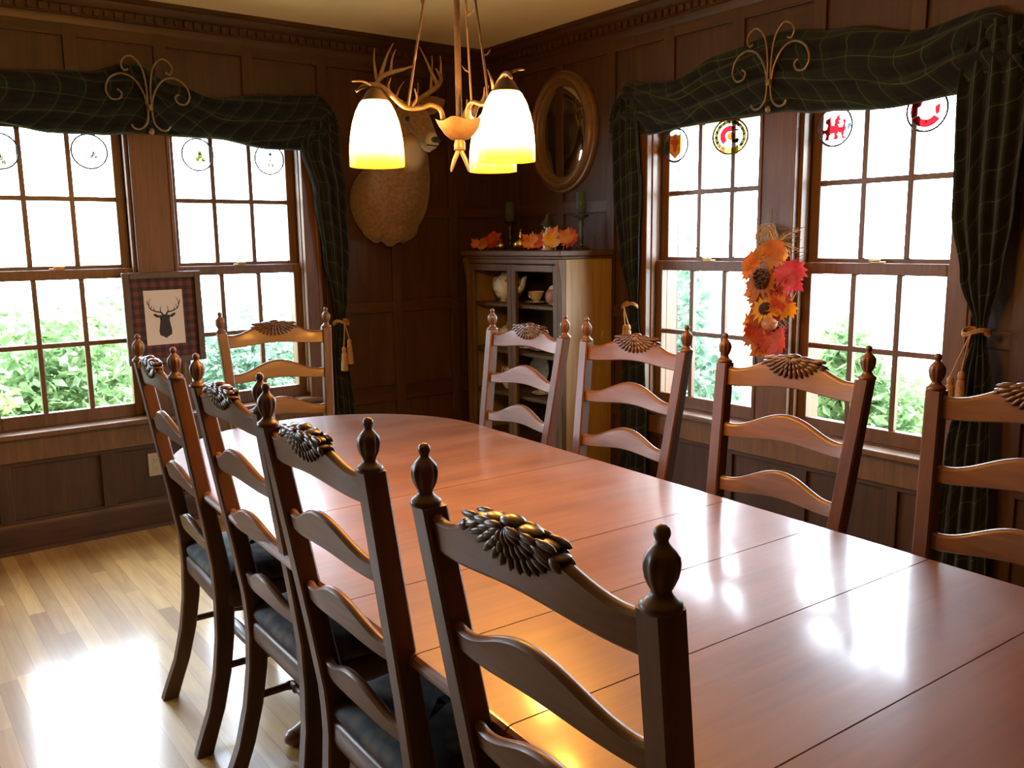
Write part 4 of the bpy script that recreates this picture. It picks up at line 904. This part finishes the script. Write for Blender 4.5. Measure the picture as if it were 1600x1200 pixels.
for i, (x, y, dz, colr, s) in enumerate(CL):
    mb = MB(); maple(mb, (0, 0, 0), s, (-1, -0.75+random.uniform(-0.5, 0.5), random.uniform(-0.1, 0.8)), random.uniform(-1.2, 1.2))
    zmin = min(p[2] for p in mb.v)
    o = mb.build('maple_leaf', LM[colr], ang=60); o.location = (x, y, CZ + max(dz, 0.001 - zmin))
    end = 'left cluster by the corner' if y > -0.5 else 'right cluster toward the window'
    props(o, '%s maple leaf on the cabinet top, in the %s' % (colr, end), 'leaf', 'artificial maple leaves on the cabinet, %s' % ('left' if y > -0.5 else 'right'))

# ================================================================== OVAL MIRROR
mr = thing('wall_mirror', 'oval mirror in a thick moulded gilt wooden frame on the right wall', 'mirror', (-0.038, -0.765, 1.955))
RY, RZ = 0.272, 0.322
def oval_ring(mb, prof, n=72):
    rings = []
    for ins, d in prof:
        rings.append([(-d, (RY-ins)*cos(2*pi*k/n), (RZ-ins)*sin(2*pi*k/n)) for k in range(n)])
    rings.append(rings[0])
    mb.loft(rings, caps=False)
mb = MB(); oval_ring(mb, [(0.0, 0.0), (0.0, 0.012), (0.006, 0.020), (0.016, 0.022), (0.022, 0.034), (0.034, 0.046), (0.046, 0.048), (0.056, 0.040), (0.060, 0.030), (0.068, 0.030), (0.074, 0.022), (0.082, 0.018), (0.086, 0.008), (0.086, 0.0)]); mb.build('frame', M['gilt'], mr, ang=40)
mb = MB(); mb.loft([[(-d, (RY-0.084)*k*cos(2*pi*j/72), (RZ-0.084)*k*sin(2*pi*j/72)) for j in range(72)] for d, k in ((0.002, 1), (0.008, 1), (0.010, 0.97), (0.010, 0.5), (0.010, 0.05))]); mb.build('mirror_glass', M['mirror'], mr, ang=60)

# ================================================================== DEER HEAD
dr = thing('mounted_deer_head', 'mounted antlered deer head and shoulders on the left wall behind the chandelier', 'deer head', (-0.76, -0.05, 1.62))
def dl(x, y, z): return Vector((x+0.76, y+0.05, z-1.62))
def fur():
    m, nt, b = nmat('deer_fur'); N = nt.nodes; L = nt.links
    tc = N.new('ShaderNodeTexCoord'); sp = N.new('ShaderNodeSeparateXYZ'); L.new(tc.outputs['Object'], sp.inputs['Vector'])
    n = N.new('ShaderNodeTexNoise'); n.inputs['Scale'].default_value = 60; n.inputs['Detail'].default_value = 6; L.new(tc.outputs['Object'], n.inputs['Vector'])
    r = N.new('ShaderNodeValToRGB'); e = r.color_ramp.elements; e[0].position = 0.3; e[0].color = (0.13, 0.068, 0.028, 1); e[1].position = 0.7; e[1].color = (0.25, 0.14, 0.062, 1); L.new(n.outputs['Fac'], r.inputs['Fac'])
    def blob(c, rad, soft):
        v = N.new('ShaderNodeVectorMath'); v.operation = 'DISTANCE'; L.new(tc.outputs['Object'], v.inputs[0]); v.inputs[1].default_value = c
        q = N.new('ShaderNodeMapRange'); q.inputs['From Min'].default_value = rad; q.inputs['From Max'].default_value = rad+soft; q.inputs['To Min'].default_value = 1; q.inputs['To Max'].default_value = 0; L.new(v.outputs['Value'], q.inputs['Value']); return q.outputs['Result']
    cur = r.outputs['Color']
    for c, rad, soft, col in ((dl(-0.755, -0.50, 1.815), 0.045, 0.035, (0.62, 0.52, 0.38, 1)), (dl(-0.77, -0.40, 1.84), 0.05, 0.05, (0.55, 0.44, 0.30, 1)), (dl(-0.742, -0.575, 1.885), 0.035, 0.02, (0.50, 0.40, 0.28, 1))):
        mx = N.new('ShaderNodeMix'); mx.data_type = 'RGBA'; L.new(blob(c, rad, soft), mx.inputs['Factor']); L.new(cur, mx.inputs['A']); mx.inputs['B'].default_value = col; cur = mx.outputs['Result']
    L.new(cur, b.inputs['Base Color']); b.inputs['Roughness'].default_value = 0.85; b.inputs['Sheen Weight'].default_value = 0.2
    bp = N.new('ShaderNodeBump'); bp.inputs['Strength'].default_value = 0.25; bp.inputs['Distance'].default_value = 0.004; L.new(n.outputs['Fac'], bp.inputs['Height']); L.new(bp.outputs['Normal'], b.inputs['Normal'])
    return m
M['fur'] = fur(); M['antler'] = plain('antler', (0.42, 0.29, 0.16), 0.55, var=0.25, vs=30, bump=0.2)
M['nose'] = plain('dark_nose', (0.02, 0.016, 0.014), 0.35); M['eye'] = plain('glass_eye', (0.008, 0.005, 0.004), 0.05, coat=1.0)
mb = MB()
path = [((-0.755, -0.045, 1.60), (0.215, 0.03, 0.215)), ((-0.755, -0.09, 1.605), (0.225, 0.07, 0.225)), ((-0.757, -0.15, 1.625), (0.222, 0.10, 0.215)), ((-0.760, -0.20, 1.675), (0.205, 0.11, 0.20)),
        ((-0.763, -0.25, 1.745), (0.178, 0.115, 0.17)), ((-0.766, -0.285, 1.82), (0.150, 0.115, 0.14)), ((-0.768, -0.31, 1.89), (0.122, 0.112, 0.12)), ((-0.770, -0.33, 1.955), (0.100, 0.105, 0.10)), ((-0.770, -0.355, 2.01), (0.084, 0.095, 0.085))]
head = [((-0.770, -0.385, 2.045), (0.076, 0.085, 0.062)), ((-0.767, -0.43, 2.02), (0.074, 0.075, 0.066)), ((-0.763, -0.47, 1.985), (0.064, 0.066, 0.060)), ((-0.758, -0.505, 1.945), (0.050, 0.056, 0.052)), ((-0.752, -0.535, 1.912), (0.041, 0.046, 0.044)), ((-0.747, -0.560, 1.885), (0.037, 0.036, 0.038))]
for seq in (path, head):
    for (c0, r0), (c1, r1) in zip(seq, seq[1:]):
        for k in range(4):
            t = k/4; c = [a+(b-a)*t for a, b in zip(c0, c1)]; r = [a+(b-a)*t for a, b in zip(r0, r1)]
            mb.ell(dl(*c), r, None, 20, 14)
    c, r = seq[-1]; mb.ell(dl(*c), r, None, 20, 14)
mb.ell(dl(-0.757, -0.515, 1.868), (0.030, 0.050, 0.022), Matrix.Rotation(radians(38), 3, 'X'), 14, 10)      # lower jaw
for s in (-1, 1):
    mb.ell(dl(-0.764+s*0.056, -0.445, 2.035), (0.020, 0.028, 0.014), None, 12, 8)         # brow
    mb.ell(dl(-0.757+s*0.100, -0.11, 1.475), (0.075, 0.07, 0.085), None, 16, 12); mb.ell(dl(-0.757+s*0.085, -0.10, 1.425), (0.038, 0.045, 0.05), None, 14, 10)            # shoulder
mb.ell(dl(-0.757, -0.15, 1.475), (0.10, 0.08, 0.10), None, 16, 12); mb.ell(dl(-0.765, -0.12, 1.415), (0.045, 0.05, 0.06), None, 14, 10)
body = mb.build('body', M['fur'], dr, ang=180)
rm = body.modifiers.new('skin', 'REMESH'); rm.mode = 'VOXEL'; rm.voxel_size = 0.009; rm.use_smooth_shade = True
sm = body.modifiers.new('soft', 'SMOOTH'); sm.iterations = 8; sm.factor = 0.5
mb = MB(); mb.ell(dl(-0.744, -0.588, 1.893), (0.027, 0.014, 0.017), Matrix.Rotation(radians(-25), 3, 'X'), 14, 10)
for s in (-1, 1): mb.ell(dl(-0.744+s*0.017, -0.592, 1.889), (0.010, 0.012, 0.009), None, 10, 8)
mb.build('nose', M['nose'], dr)
mb = MB(); mb.tube(bez([dl(-0.785, -0.565, 1.868), dl(-0.747, -0.594, 1.862), dl(-0.712, -0.562, 1.868)], 6), 0.004, 6); mb.build('mouth', M['nose'], dr)
for s in (-1, 1):
    mb = MB(); mb.ell(dl(-0.764+s*0.064, -0.462, 2.004), (0.014, 0.016, 0.0135), None, 14, 10); mb.build('eye', M['eye'], dr)
    # cupped ear
    mb = MB(); rings = []
    B = dl(-0.770+s*0.070, -0.365, 2.068); D = Vector((s*0.88, -0.12, 0.36)).normalized(); Wd = Vector((0.25*s, -0.35, -0.9)); Wd = (Wd - D*Wd.dot(D)).normalized(); Nn = D.cross(Wd)*s
    if Nn.y > 0: Nn = -Nn
    for k in range(13):
        t = k/12; w = 0.048*sin(pi*min(1, t*0.93+0.07))**0.7 * (1-0.15*t) + 0.004; c = B + D*0.165*t
        ring = []
        for j in range(16):
            a = 2*pi*j/16; x = cos(a)*w; y = 0.007*sin(a) + 0.35*x*x/0.048*1.0
            ring.append(c + Wd*x + Nn*(y - 0.008))
        rings.append(ring)
    mb.loft(rings); mb.build('ear', M['fur'], dr, ang=70)
    # antler: main beam sweeping out, up and forward, with upright tines
    ax = lambda dx, y, z: dl(-0.770 + s*dx, y, z)
    mb = MB()
    beam = bez([ax(0.040, -0.375, 2.090), ax(0.070, -0.345, 2.120), ax(0.125, -0.330, 2.150), ax(0.165, -0.350, 2.180), ax(0.175, -0.400, 2.205), ax(0.150, -0.460, 2.222), ax(0.105, -0.510, 2.235), ax(0.065, -0.545, 2.250)], 6)
    n = len(beam); mb.tube(beam, [interp([(0, 0.019), (0.1, 0.0155), (0.5, 0.0135), (0.8, 0.0095), (1, 0.003)], k/(n-1)) for k in range(n)], 12)
    def tine(i, d, ln, r):
        b0 = beam[i]; d = Vector(d).normalized(); q = [b0, b0 + d*ln*0.35, b0 + d*ln*0.7 + Vector((0, -0.006, 0.004)), b0 + d*ln + Vector((s*-0.010, -0.016, 0.01))]
        q = bez(q, 4); mb.tube(q, [r*(1-0.85*k/(len(q)-1)) for k in range(len(q))], 10)
    tine(5, (s*-0.15, -0.5, 0.9), 0.085, 0.009); tine(17, (s*0.12, 0.1, 1.0), 0.175, 0.0115); tine(23, (s*-0.5, 0.2, 1.0), 0.20, 0.0125); tine(30, (s*-0.1, -0.1, 1.0), 0.10, 0.0095)
    mb.lathe([(0.015, -0.006), (0.024, 0.0), (0.015, 0.007)], 14, ax(0.043, -0.373, 2.094)); mb.build('antler', M['antler'], dr, ang=70)

# ================================================================== FRAMED STAG PRINT
pc = thing('framed_stag_print', 'framed black stag head silhouette print with a red plaid mat on the left mullion', 'picture', (-1.998, -0.0735, 0.817))
pc.rotation_euler = (radians(0), radians(-0.4), 0)
PW, PH = 0.181, 0.438
mb = MB()
def pbox(mb, x0, x1, z0, z1, d0, d1): mb.box((x0, -d1, z0), (x1, -d0, z1))
M['pframe'] = wood('print_frame', (0.05, 0.028, 0.014), (0.11, 0.06, 0.03), (1, 1, 10), 10, 0.5)
a = 0.030
for q in ((-PW, -PW+a, 0, PH), (PW-a, PW, 0, PH), (-PW+a, PW-a, 0, a), (-PW+a, PW-a, PH-a, PH)): pbox(mb, *q, 0.002, 0.026)
mb.build('frame', M['pframe'], pc, bevel=0.003)
def buffalo():
    m, nt, b = nmat('red_black_plaid'); N = nt.nodes; L = nt.links
    tc = N.new('ShaderNodeTexCoord'); sp = N.new('ShaderNodeSeparateXYZ'); L.new(tc.outputs['Object'], sp.inputs['Vector'])
    def st(s):
        q = N.new('ShaderNodeMath'); q.operation = 'MULTIPLY_ADD'; q.inputs[1].default_value = 1/0.042; q.inputs[2].default_value = 20.2; L.new(s, q.inputs[0]); f = N.new('ShaderNodeMath'); f.operation = 'FRACT'; L.new(q.outputs[0], f.inputs[0]); g = N.new('ShaderNodeMath'); g.operation = 'GREATER_THAN'; g.inputs[1].default_value = 0.5; L.new(f.outputs[0], g.inputs[0]); return g.outputs[0]
    ad = N.new('ShaderNodeMath'); ad.operation = 'ADD'; L.new(st(sp.outputs['X']), ad.inputs[0]); L.new(st(sp.outputs['Z']), ad.inputs[1])
    h = N.new('ShaderNodeMath'); h.operation = 'MULTIPLY'; h.inputs[1].default_value = 0.5; L.new(ad.outputs[0], h.inputs[0])
    r = N.new('ShaderNodeValToRGB'); r.color_ramp.interpolation = 'CONSTANT'; e = r.color_ramp.elements; e[0].position = 0; e[0].color = (0.13, 0.030, 0.02, 1); e[1].position = 0.3; e[1].color = (0.06, 0.018, 0.013, 1); k = e.new(0.8); k.color = (0.014, 0.012, 0.012, 1)
    L.new(h.outputs[0], r.inputs['Fac']); L.new(r.outputs['Color'], b.inputs['Base Color']); b.inputs['Roughness'].default_value = 0.8; return m
M['plaid'] = buffalo()
mb = MB(); pbox(mb, -PW+a-0.003, PW-a+0.003, a-0.003, PH-a+0.003, 0.002, 0.012); mb.build('plaid_mat', M['plaid'], pc)
M['paper'] = plain('off_white_paper', (0.62, 0.56, 0.50), 0.8); M['ink'] = plain('dark_ink', (0.02, 0.014, 0.010), 0.7)
pz0, pz1 = 0.090, 0.352
mb = MB(); pbox(mb, -0.090, 0.090, pz0, pz1, 0.012, 0.0132); mb.build('paper', M['paper'], pc)
hs = [(0.0, -0.105), (0.010, -0.098), (0.028, -0.088), (0.030, -0.066), (0.026, -0.045), (0.022, -0.020), (0.024, -0.004), (0.036, -0.004), (0.050, 0.006), (0.052, 0.016), (0.040, 0.014), (0.026, 0.006), (0.014, 0.008), (0.004, 0.010)]
hs = hs + [(-x, z) for x, z in reversed(hs[1:])]
mb = MB(); zc0 = 0.225
mb.prism(hs, 0.0132, 0.0138, lambda u, v, h: (u, -h, zc0+v))
for s in (-1, 1):
    def strip(pts, w0, w1):
        P = [Vector((p[0], p[1], 0)) for p in bez([(x, z, 0) for x, z in pts], 6)]; n = len(P); Lf = []; Rt = []
        for i, p in enumerate(P):
            t = P[min(i+1, n-1)] - P[max(i-1, 0)]; t.normalize(); q = Vector((-t.y, t.x, 0)); w = w0 + (w1-w0)*i/(n-1); Lf.append(p+q*w); Rt.append(p-q*w)
        for i in range(n-1):
            mb.prism([(s*q.x, q.y) for q in (Lf[i], Lf[i+1], Rt[i+1], Rt[i])], 0.0132, 0.01385, lambda u, v, h: (u, -h, zc0+v))
    strip([(0.008, 0.008), (0.016, 0.020), (0.040, 0.026), (0.064, 0.040), (0.070, 0.062), (0.060, 0.090)], 0.0042, 0.0010)
    strip([(0.014, 0.018), (0.018, 0.034), (0.015, 0.050)], 0.0026, 0.0008); strip([(0.042, 0.027), (0.048, 0.036), (0.046, 0.048)], 0.0022, 0.0008); strip([(0.066, 0.056), (0.076, 0.068), (0.074, 0.082)], 0.0028, 0.0008); strip([(0.062, 0.040), (0.054, 0.056)], 0.002, 0.0008)
mb.build('stag_silhouette', M['ink'], pc, smooth=False)

# ================================================================== AUTUMN FLOWER SWAG
fs_ = thing('autumn_flower_swag', 'hanging swag of artificial autumn leaves and sunflowers on the right mullion', 'flower swag', (-0.085, -2.185, 1.42))
def fl(y, z, x=-0.10): return Vector((x+0.085, y+2.185, z-1.42))
M['raffia'] = plain('raffia', (0.52, 0.38, 0.18), 0.8, var=0.25, vs=60); M['twig'] = plain('twig', (0.20, 0.13, 0.07), 0.8, var=0.3, vs=60)
M['seedhead'] = plain('sunflower_centre', (0.035, 0.016, 0.008), 0.9, var=0.4, vs=120, bump=0.5); M['cone'] = plain('pinecone', (0.085, 0.045, 0.022), 0.7, var=0.4, vs=60)
M['petal'] = leaf_mat('sunflower_petal', (0.80, 0.36, 0.03), (0.88, 0.52, 0.05), 0.4); M['gourd'] = plain('gourd', (0.45, 0.20, 0.10), 0.5, var=0.3, vs=30)
random.seed(11)
mb = MB()
for k in range(26):
    a = random.uniform(0, 2*pi); r = random.uniform(0.02, 0.045); c = fl(-2.150+random.uniform(-0.02, 0.02), 1.385+random.uniform(-0.02, 0.02), -0.11)
    mb.tube([c + Vector((-0.012*cos(a*2+j)*0.8, cos(a+j*0.55)*r, sin(a+j*0.55)*r)) for j in range(9)], 0.0016, 5)
for k in range(14):
    c = fl(-2.20, 1.36, -0.11); d = Vector((random.uniform(-0.3, 0.0), random.uniform(-1, -0.4), random.uniform(-0.35, 0.5))); mb.tube([c, c+d*0.06, c+d*0.13+Vector((0, 0, -0.01))], 0.0015, 5)
mb.build('raffia_bow', M['raffia'], fs_)
mb = MB(); mb.tube([fl(-2.15, 1.50, -0.078), fl(-2.155, 1.44, -0.088), fl(-2.16, 1.38, -0.10)], 0.002, 6); mb.tube(bez([fl(-2.16, 1.40), fl(-2.19, 1.2), fl(-2.185, 1.05), fl(-2.18, 0.90)], 6), 0.010, 8)
for k in range(34):
    z = random.uniform(0.98, 1.33); c = fl(-2.19, z, -0.10); d = Vector((random.uniform(-0.4, 0.0), random.uniform(-1, -0.25), random.uniform(-0.7, -0.1))).normalized(); mb.tube([c, c+d*0.06, c+d*random.uniform(0.09, 0.13)], [0.002, 0.0016, 0.001], 5)
for k in range(10):
    z = random.uniform(1.25, 1.42); c = fl(-2.2, z, -0.10); d = Vector((random.uniform(-0.3, 0.0), random.uniform(-1, -0.6), random.uniform(-0.05, 0.3))).normalized(); mb.tube([c, c+d*0.07, c+d*random.uniform(0.1, 0.16)], [0.002, 0.0016, 0.001], 5)
mb.build('twigs', M['twig'], fs_)
LV = [(-2.215, 1.328, 'orange', 0.10), (-2.235, 1.300, 'yellow', 0.085), (-2.110, 1.285, 'orange', 0.10), (-2.155, 1.315, 'tan', 0.10), (-2.185, 1.285, 'tan', 0.085), (-2.105, 1.225, 'orange', 0.10), (-2.300, 1.235, 'pink', 0.115), (-2.305, 1.200, 'pink', 0.10), (-2.245, 1.225, 'pink', 0.075), (-2.225, 1.170, 'orange', 0.125), (-2.255, 1.195, 'rust', 0.10), (-2.10, 1.150, 'orange', 0.095), (-2.115, 1.105, 'rust', 0.09), (-2.250, 1.120, 'red', 0.085), (-2.265, 1.085, 'yellow', 0.085), (-2.24, 1.10, 'orange', 0.085), (-2.205, 1.065, 'red', 0.08), (-2.115, 1.010, 'orange', 0.12), (-2.140, 0.985, 'red', 0.105), (-2.165, 0.960, 'pink', 0.095), (-2.225, 0.960, 'pink', 0.105), (-2.250, 0.945, 'red', 0.115), (-2.205, 0.930, 'red', 0.095), (-2.150, 0.915, 'orange', 0.105), (-2.125, 0.945, 'rust', 0.09), (-2.14, 1.045, 'rust', 0.085), (-2.12, 1.075, 'tan', 0.075)]
for y, z, c, s in LV:
    mb = MB(); maple(mb, fl(y, z, -0.115+random.uniform(-0.03, 0.01)), s*1.08, (-1, random.uniform(-0.7, 0.4), random.uniform(-0.3, 0.6)), pi + random.uniform(-1.3, 1.3), 0.35)
    mb.build('maple_leaf', LM[c], fs_, ang=60)
def sunflower(y, z, R, tilt, mat):
    c = fl(y, z, -0.155); n = Vector((-1, tilt[0], tilt[1])).normalized(); u = n.cross(Vector((0, 0, 1))).normalized(); v = u.cross(n)
    mb = MB()
    for ringn, k0, rr, w in ((14, 0, 1.0, 0.2), (12, 0.5, 0.78, 0.2)):
        for k in range(ringn):
            a = 2*pi*(k+k0)/ringn; d = u*cos(a)+v*sin(a); t = u*-sin(a)+v*cos(a)
            P = [c+d*R*0.3, c+d*R*0.55+t*R*w*0.55+n*0.004, c+d*R*0.8+t*R*w*0.4+n*0.003, c+d*R*rr, c+d*R*0.8-t*R*w*0.4+n*0.003, c+d*R*0.55-t*R*w*0.55+n*0.004]
            mb.add(P + [p+n*0.0009 for p in P], [(5, 4, 3, 2, 1, 0), (6, 7, 8, 9, 10, 11)] + [(i, (i+1) % 6, 6+(i+1) % 6, 6+i) for i in range(6)])
    f = mb.build('sunflower', mat, fs_, smooth=False)
    mb = MB(); Rm = Matrix((u, v, n)).transposed(); mb.ell(c+n*0.006, (R*0.40, R*0.40, 0.016), Rm, 18, 10); mb.build('seed_head', M['seedhead'], f)
sunflower(-2.190, 1.085, 0.070, (-0.15, 0.45), M['petal'])
sunflower(-2.165, 1.195, 0.074, (-0.2, 0.1), LM['rust'])
mb = MB()
for k in range(46):
    t = k/46; a = k*2.4; r = 0.030*sin(pi*(0.15+0.8*t))+0.004; c = fl(-2.175 - 0.0*t, 1.245-0.075*t, -0.165)
    d = Vector((-abs(cos(a))*0.6-0.1, sin(a), 0.25)).normalized(); mb.ell(c+d*r, (0.009, 0.009, 0.004), Matrix.Rotation(a, 3, 'X'), 7, 5)
mb.ell(fl(-2.175, 1.21, -0.16), (0.022, 0.022, 0.042), None, 12, 8); mb.build('pinecone', M['cone'], fs_)
mb = MB(); mb.ell(fl(-2.215, 1.025, -0.16), (0.028, 0.036, 0.028), None, 16, 10); mb.tube([fl(-2.245, 1.03, -0.165), fl(-2.262, 1.036, -0.17)], [0.006, 0.004], 8); mb.build('gourd', M['gourd'], fs_)

# ================================================================== WALL OUTLET
ot = thing('wall_outlet', 'cream wall outlet plate low on the left wall beside a chair post', 'outlet', (-2.085, -0.0372, 0.312))
mb = MB(); mb.box((-0.035, -0.006, -0.058), (0.035, 0, 0.058)); mb.build('cover_plate', M['outlet'], ot, bevel=0.003)
for z in (-0.020, 0.020):
    mb = MB(); mb.lathe([(0.0165, 0.0), (0.0165, 0.0015), (0.001, 0.0016)], 22, (0, -0.006, z), Matrix.Rotation(pi/2, 3, 'X')); r_ = mb.build('receptacle', M['outlet'], ot)
    mb = MB(); 
    for dx in (-0.006, 0.006): mb.box((dx-0.0012, -0.0082, z-0.001), (dx+0.0012, -0.0074, z+0.008))
    mb.ell((0, -0.0077, z-0.008), (0.0022, 0.0006, 0.0022), None, 10, 6); mb.build('slot', M['black'], r_)

# ================================================================== OUTDOORS
def lawn_mat():
    return plain('pale_lawn', (0.27, 0.29, 0.14), 0.9, var=0.25, vs=2.5)
mb = MB(); mb.box((-14, -14, -0.75), (30, 30, -0.62)); lw = mb.build('lawn', lawn_mat(), smooth=False); lw['kind'] = 'structure'
def foliage(name, a, b_):
    m = leaf_mat(name, a, b_, 0.45); return m
GM = [foliage('bright_leaves', (0.20, 0.32, 0.07), (0.42, 0.54, 0.19)), foliage('mid_leaves', (0.11, 0.20, 0.075), (0.27, 0.38, 0.165)), foliage('cool_leaves', (0.07, 0.145, 0.09), (0.19, 0.28, 0.18))]
M['bark'] = plain('bark', (0.10, 0.07, 0.045), 0.9, var=0.3, vs=20)
def bush(x, y, z0, top, rx, ry, n, leaf, mat, label, name='garden_bush', cat='bush', group='bushes outside the windows', seed=1, crown=None):
    random.seed(seed); root = thing(name, label, cat, (x, y, z0), 0, group)
    h = top - z0; zc = h*0.52; mb = MB()
    if crown: zc = crown
    lumps = [(random.uniform(-0.55, 0.55)*rx, random.uniform(-0.55, 0.55)*ry, zc + random.uniform(-0.75, 0.5)*(h-zc), random.uniform(0.42, 0.62)) for _ in range(12)]
    for i in range(n):
        lx, ly, lz, lr = random.choice(lumps)
        while True:
            p = Vector((random.uniform(-1, 1), random.uniform(-1, 1), random.uniform(-1, 1)))
            if 0.45 < p.length < 1: break
        c = Vector((lx + p.x*lr*rx, ly + p.y*lr*ry, min(lz + p.z*lr*(h-zc), h)))
        if c.z < 0.02: c.z = random.uniform(0.02, 0.5*h)
        d = Vector((random.gauss(0, 1), random.gauss(0, 1), random.gauss(-0.2, 0.7))).normalized(); w = d.cross(Vector((random.gauss(0, 1), random.gauss(0, 1), random.gauss(0, 1)))).normalized()
        L_ = leaf*random.uniform(0.6, 1.3); q = d.cross(w)
        mb.add([c, c + d*L_*0.45 + w*L_*0.26 + q*0.01, c + d*L_, c + d*L_*0.45 - w*L_*0.26 + q*0.01], [(0, 1, 2), (0, 2, 3)])
    mb.build('leaves', mat, root, smooth=False, fix=False)
    mb = MB()
    for k in range(7):
        lx, ly, lz, lr = lumps[k]; e = Vector((lx, ly, lz)); mb.tube(bez([(random.uniform(-0.08, 0.08), random.uniform(-0.08, 0.08), -0.02), e*0.5 + Vector((random.uniform(-0.1, 0.1), random.uniform(-0.1, 0.1), 0)), e], 5), [0.022 - 0.0016*j for j in range(11)], 6)
    mb.build('branches', M['bark'], root)
G0 = -0.62
bush(-3.15, 1.6, G0, 1.30, 0.70, 0.6, 3000, 0.10, GM[0], 'bright yellow-green bush at the left edge of the left windows', seed=3)
bush(-2.1, 2.6, G0, 1.25, 0.75, 0.6, 3600, 0.10, GM[1], 'leafy bush seen through the lower panes of the first left window', seed=4)
bush(-0.40, 2.6, G0, 0.95, 0.80, 0.6, 3600, 0.09, GM[2], 'lower bush seen through the lower panes of the second left window', seed=6)
bush(1.5, -0.25, G0, 1.42, 0.5, 0.62, 3600, 0.10, GM[2], 'tall dense bush seen through the lower panes left of the flower swag', seed=8)
bush(2.1, -1.30, G0, 1.02, 0.5, 0.48, 3000, 0.10, GM[1], 'bush seen through the window panes just right of the flower swag', seed=9)
bush(1.75, -2.40, G0, 0.74, 0.5, 0.50, 2800, 0.10, GM[1], 'low bush at the bottom of the rightmost window panes', seed=10)
bush(-3.85, 4.4, G0, 3.1, 1.0, 0.9, 1500, 0.17, GM[0], 'thin pale tree outside the upper left panes', 'garden_tree', 'tree', None, seed=12, crown=2.4)
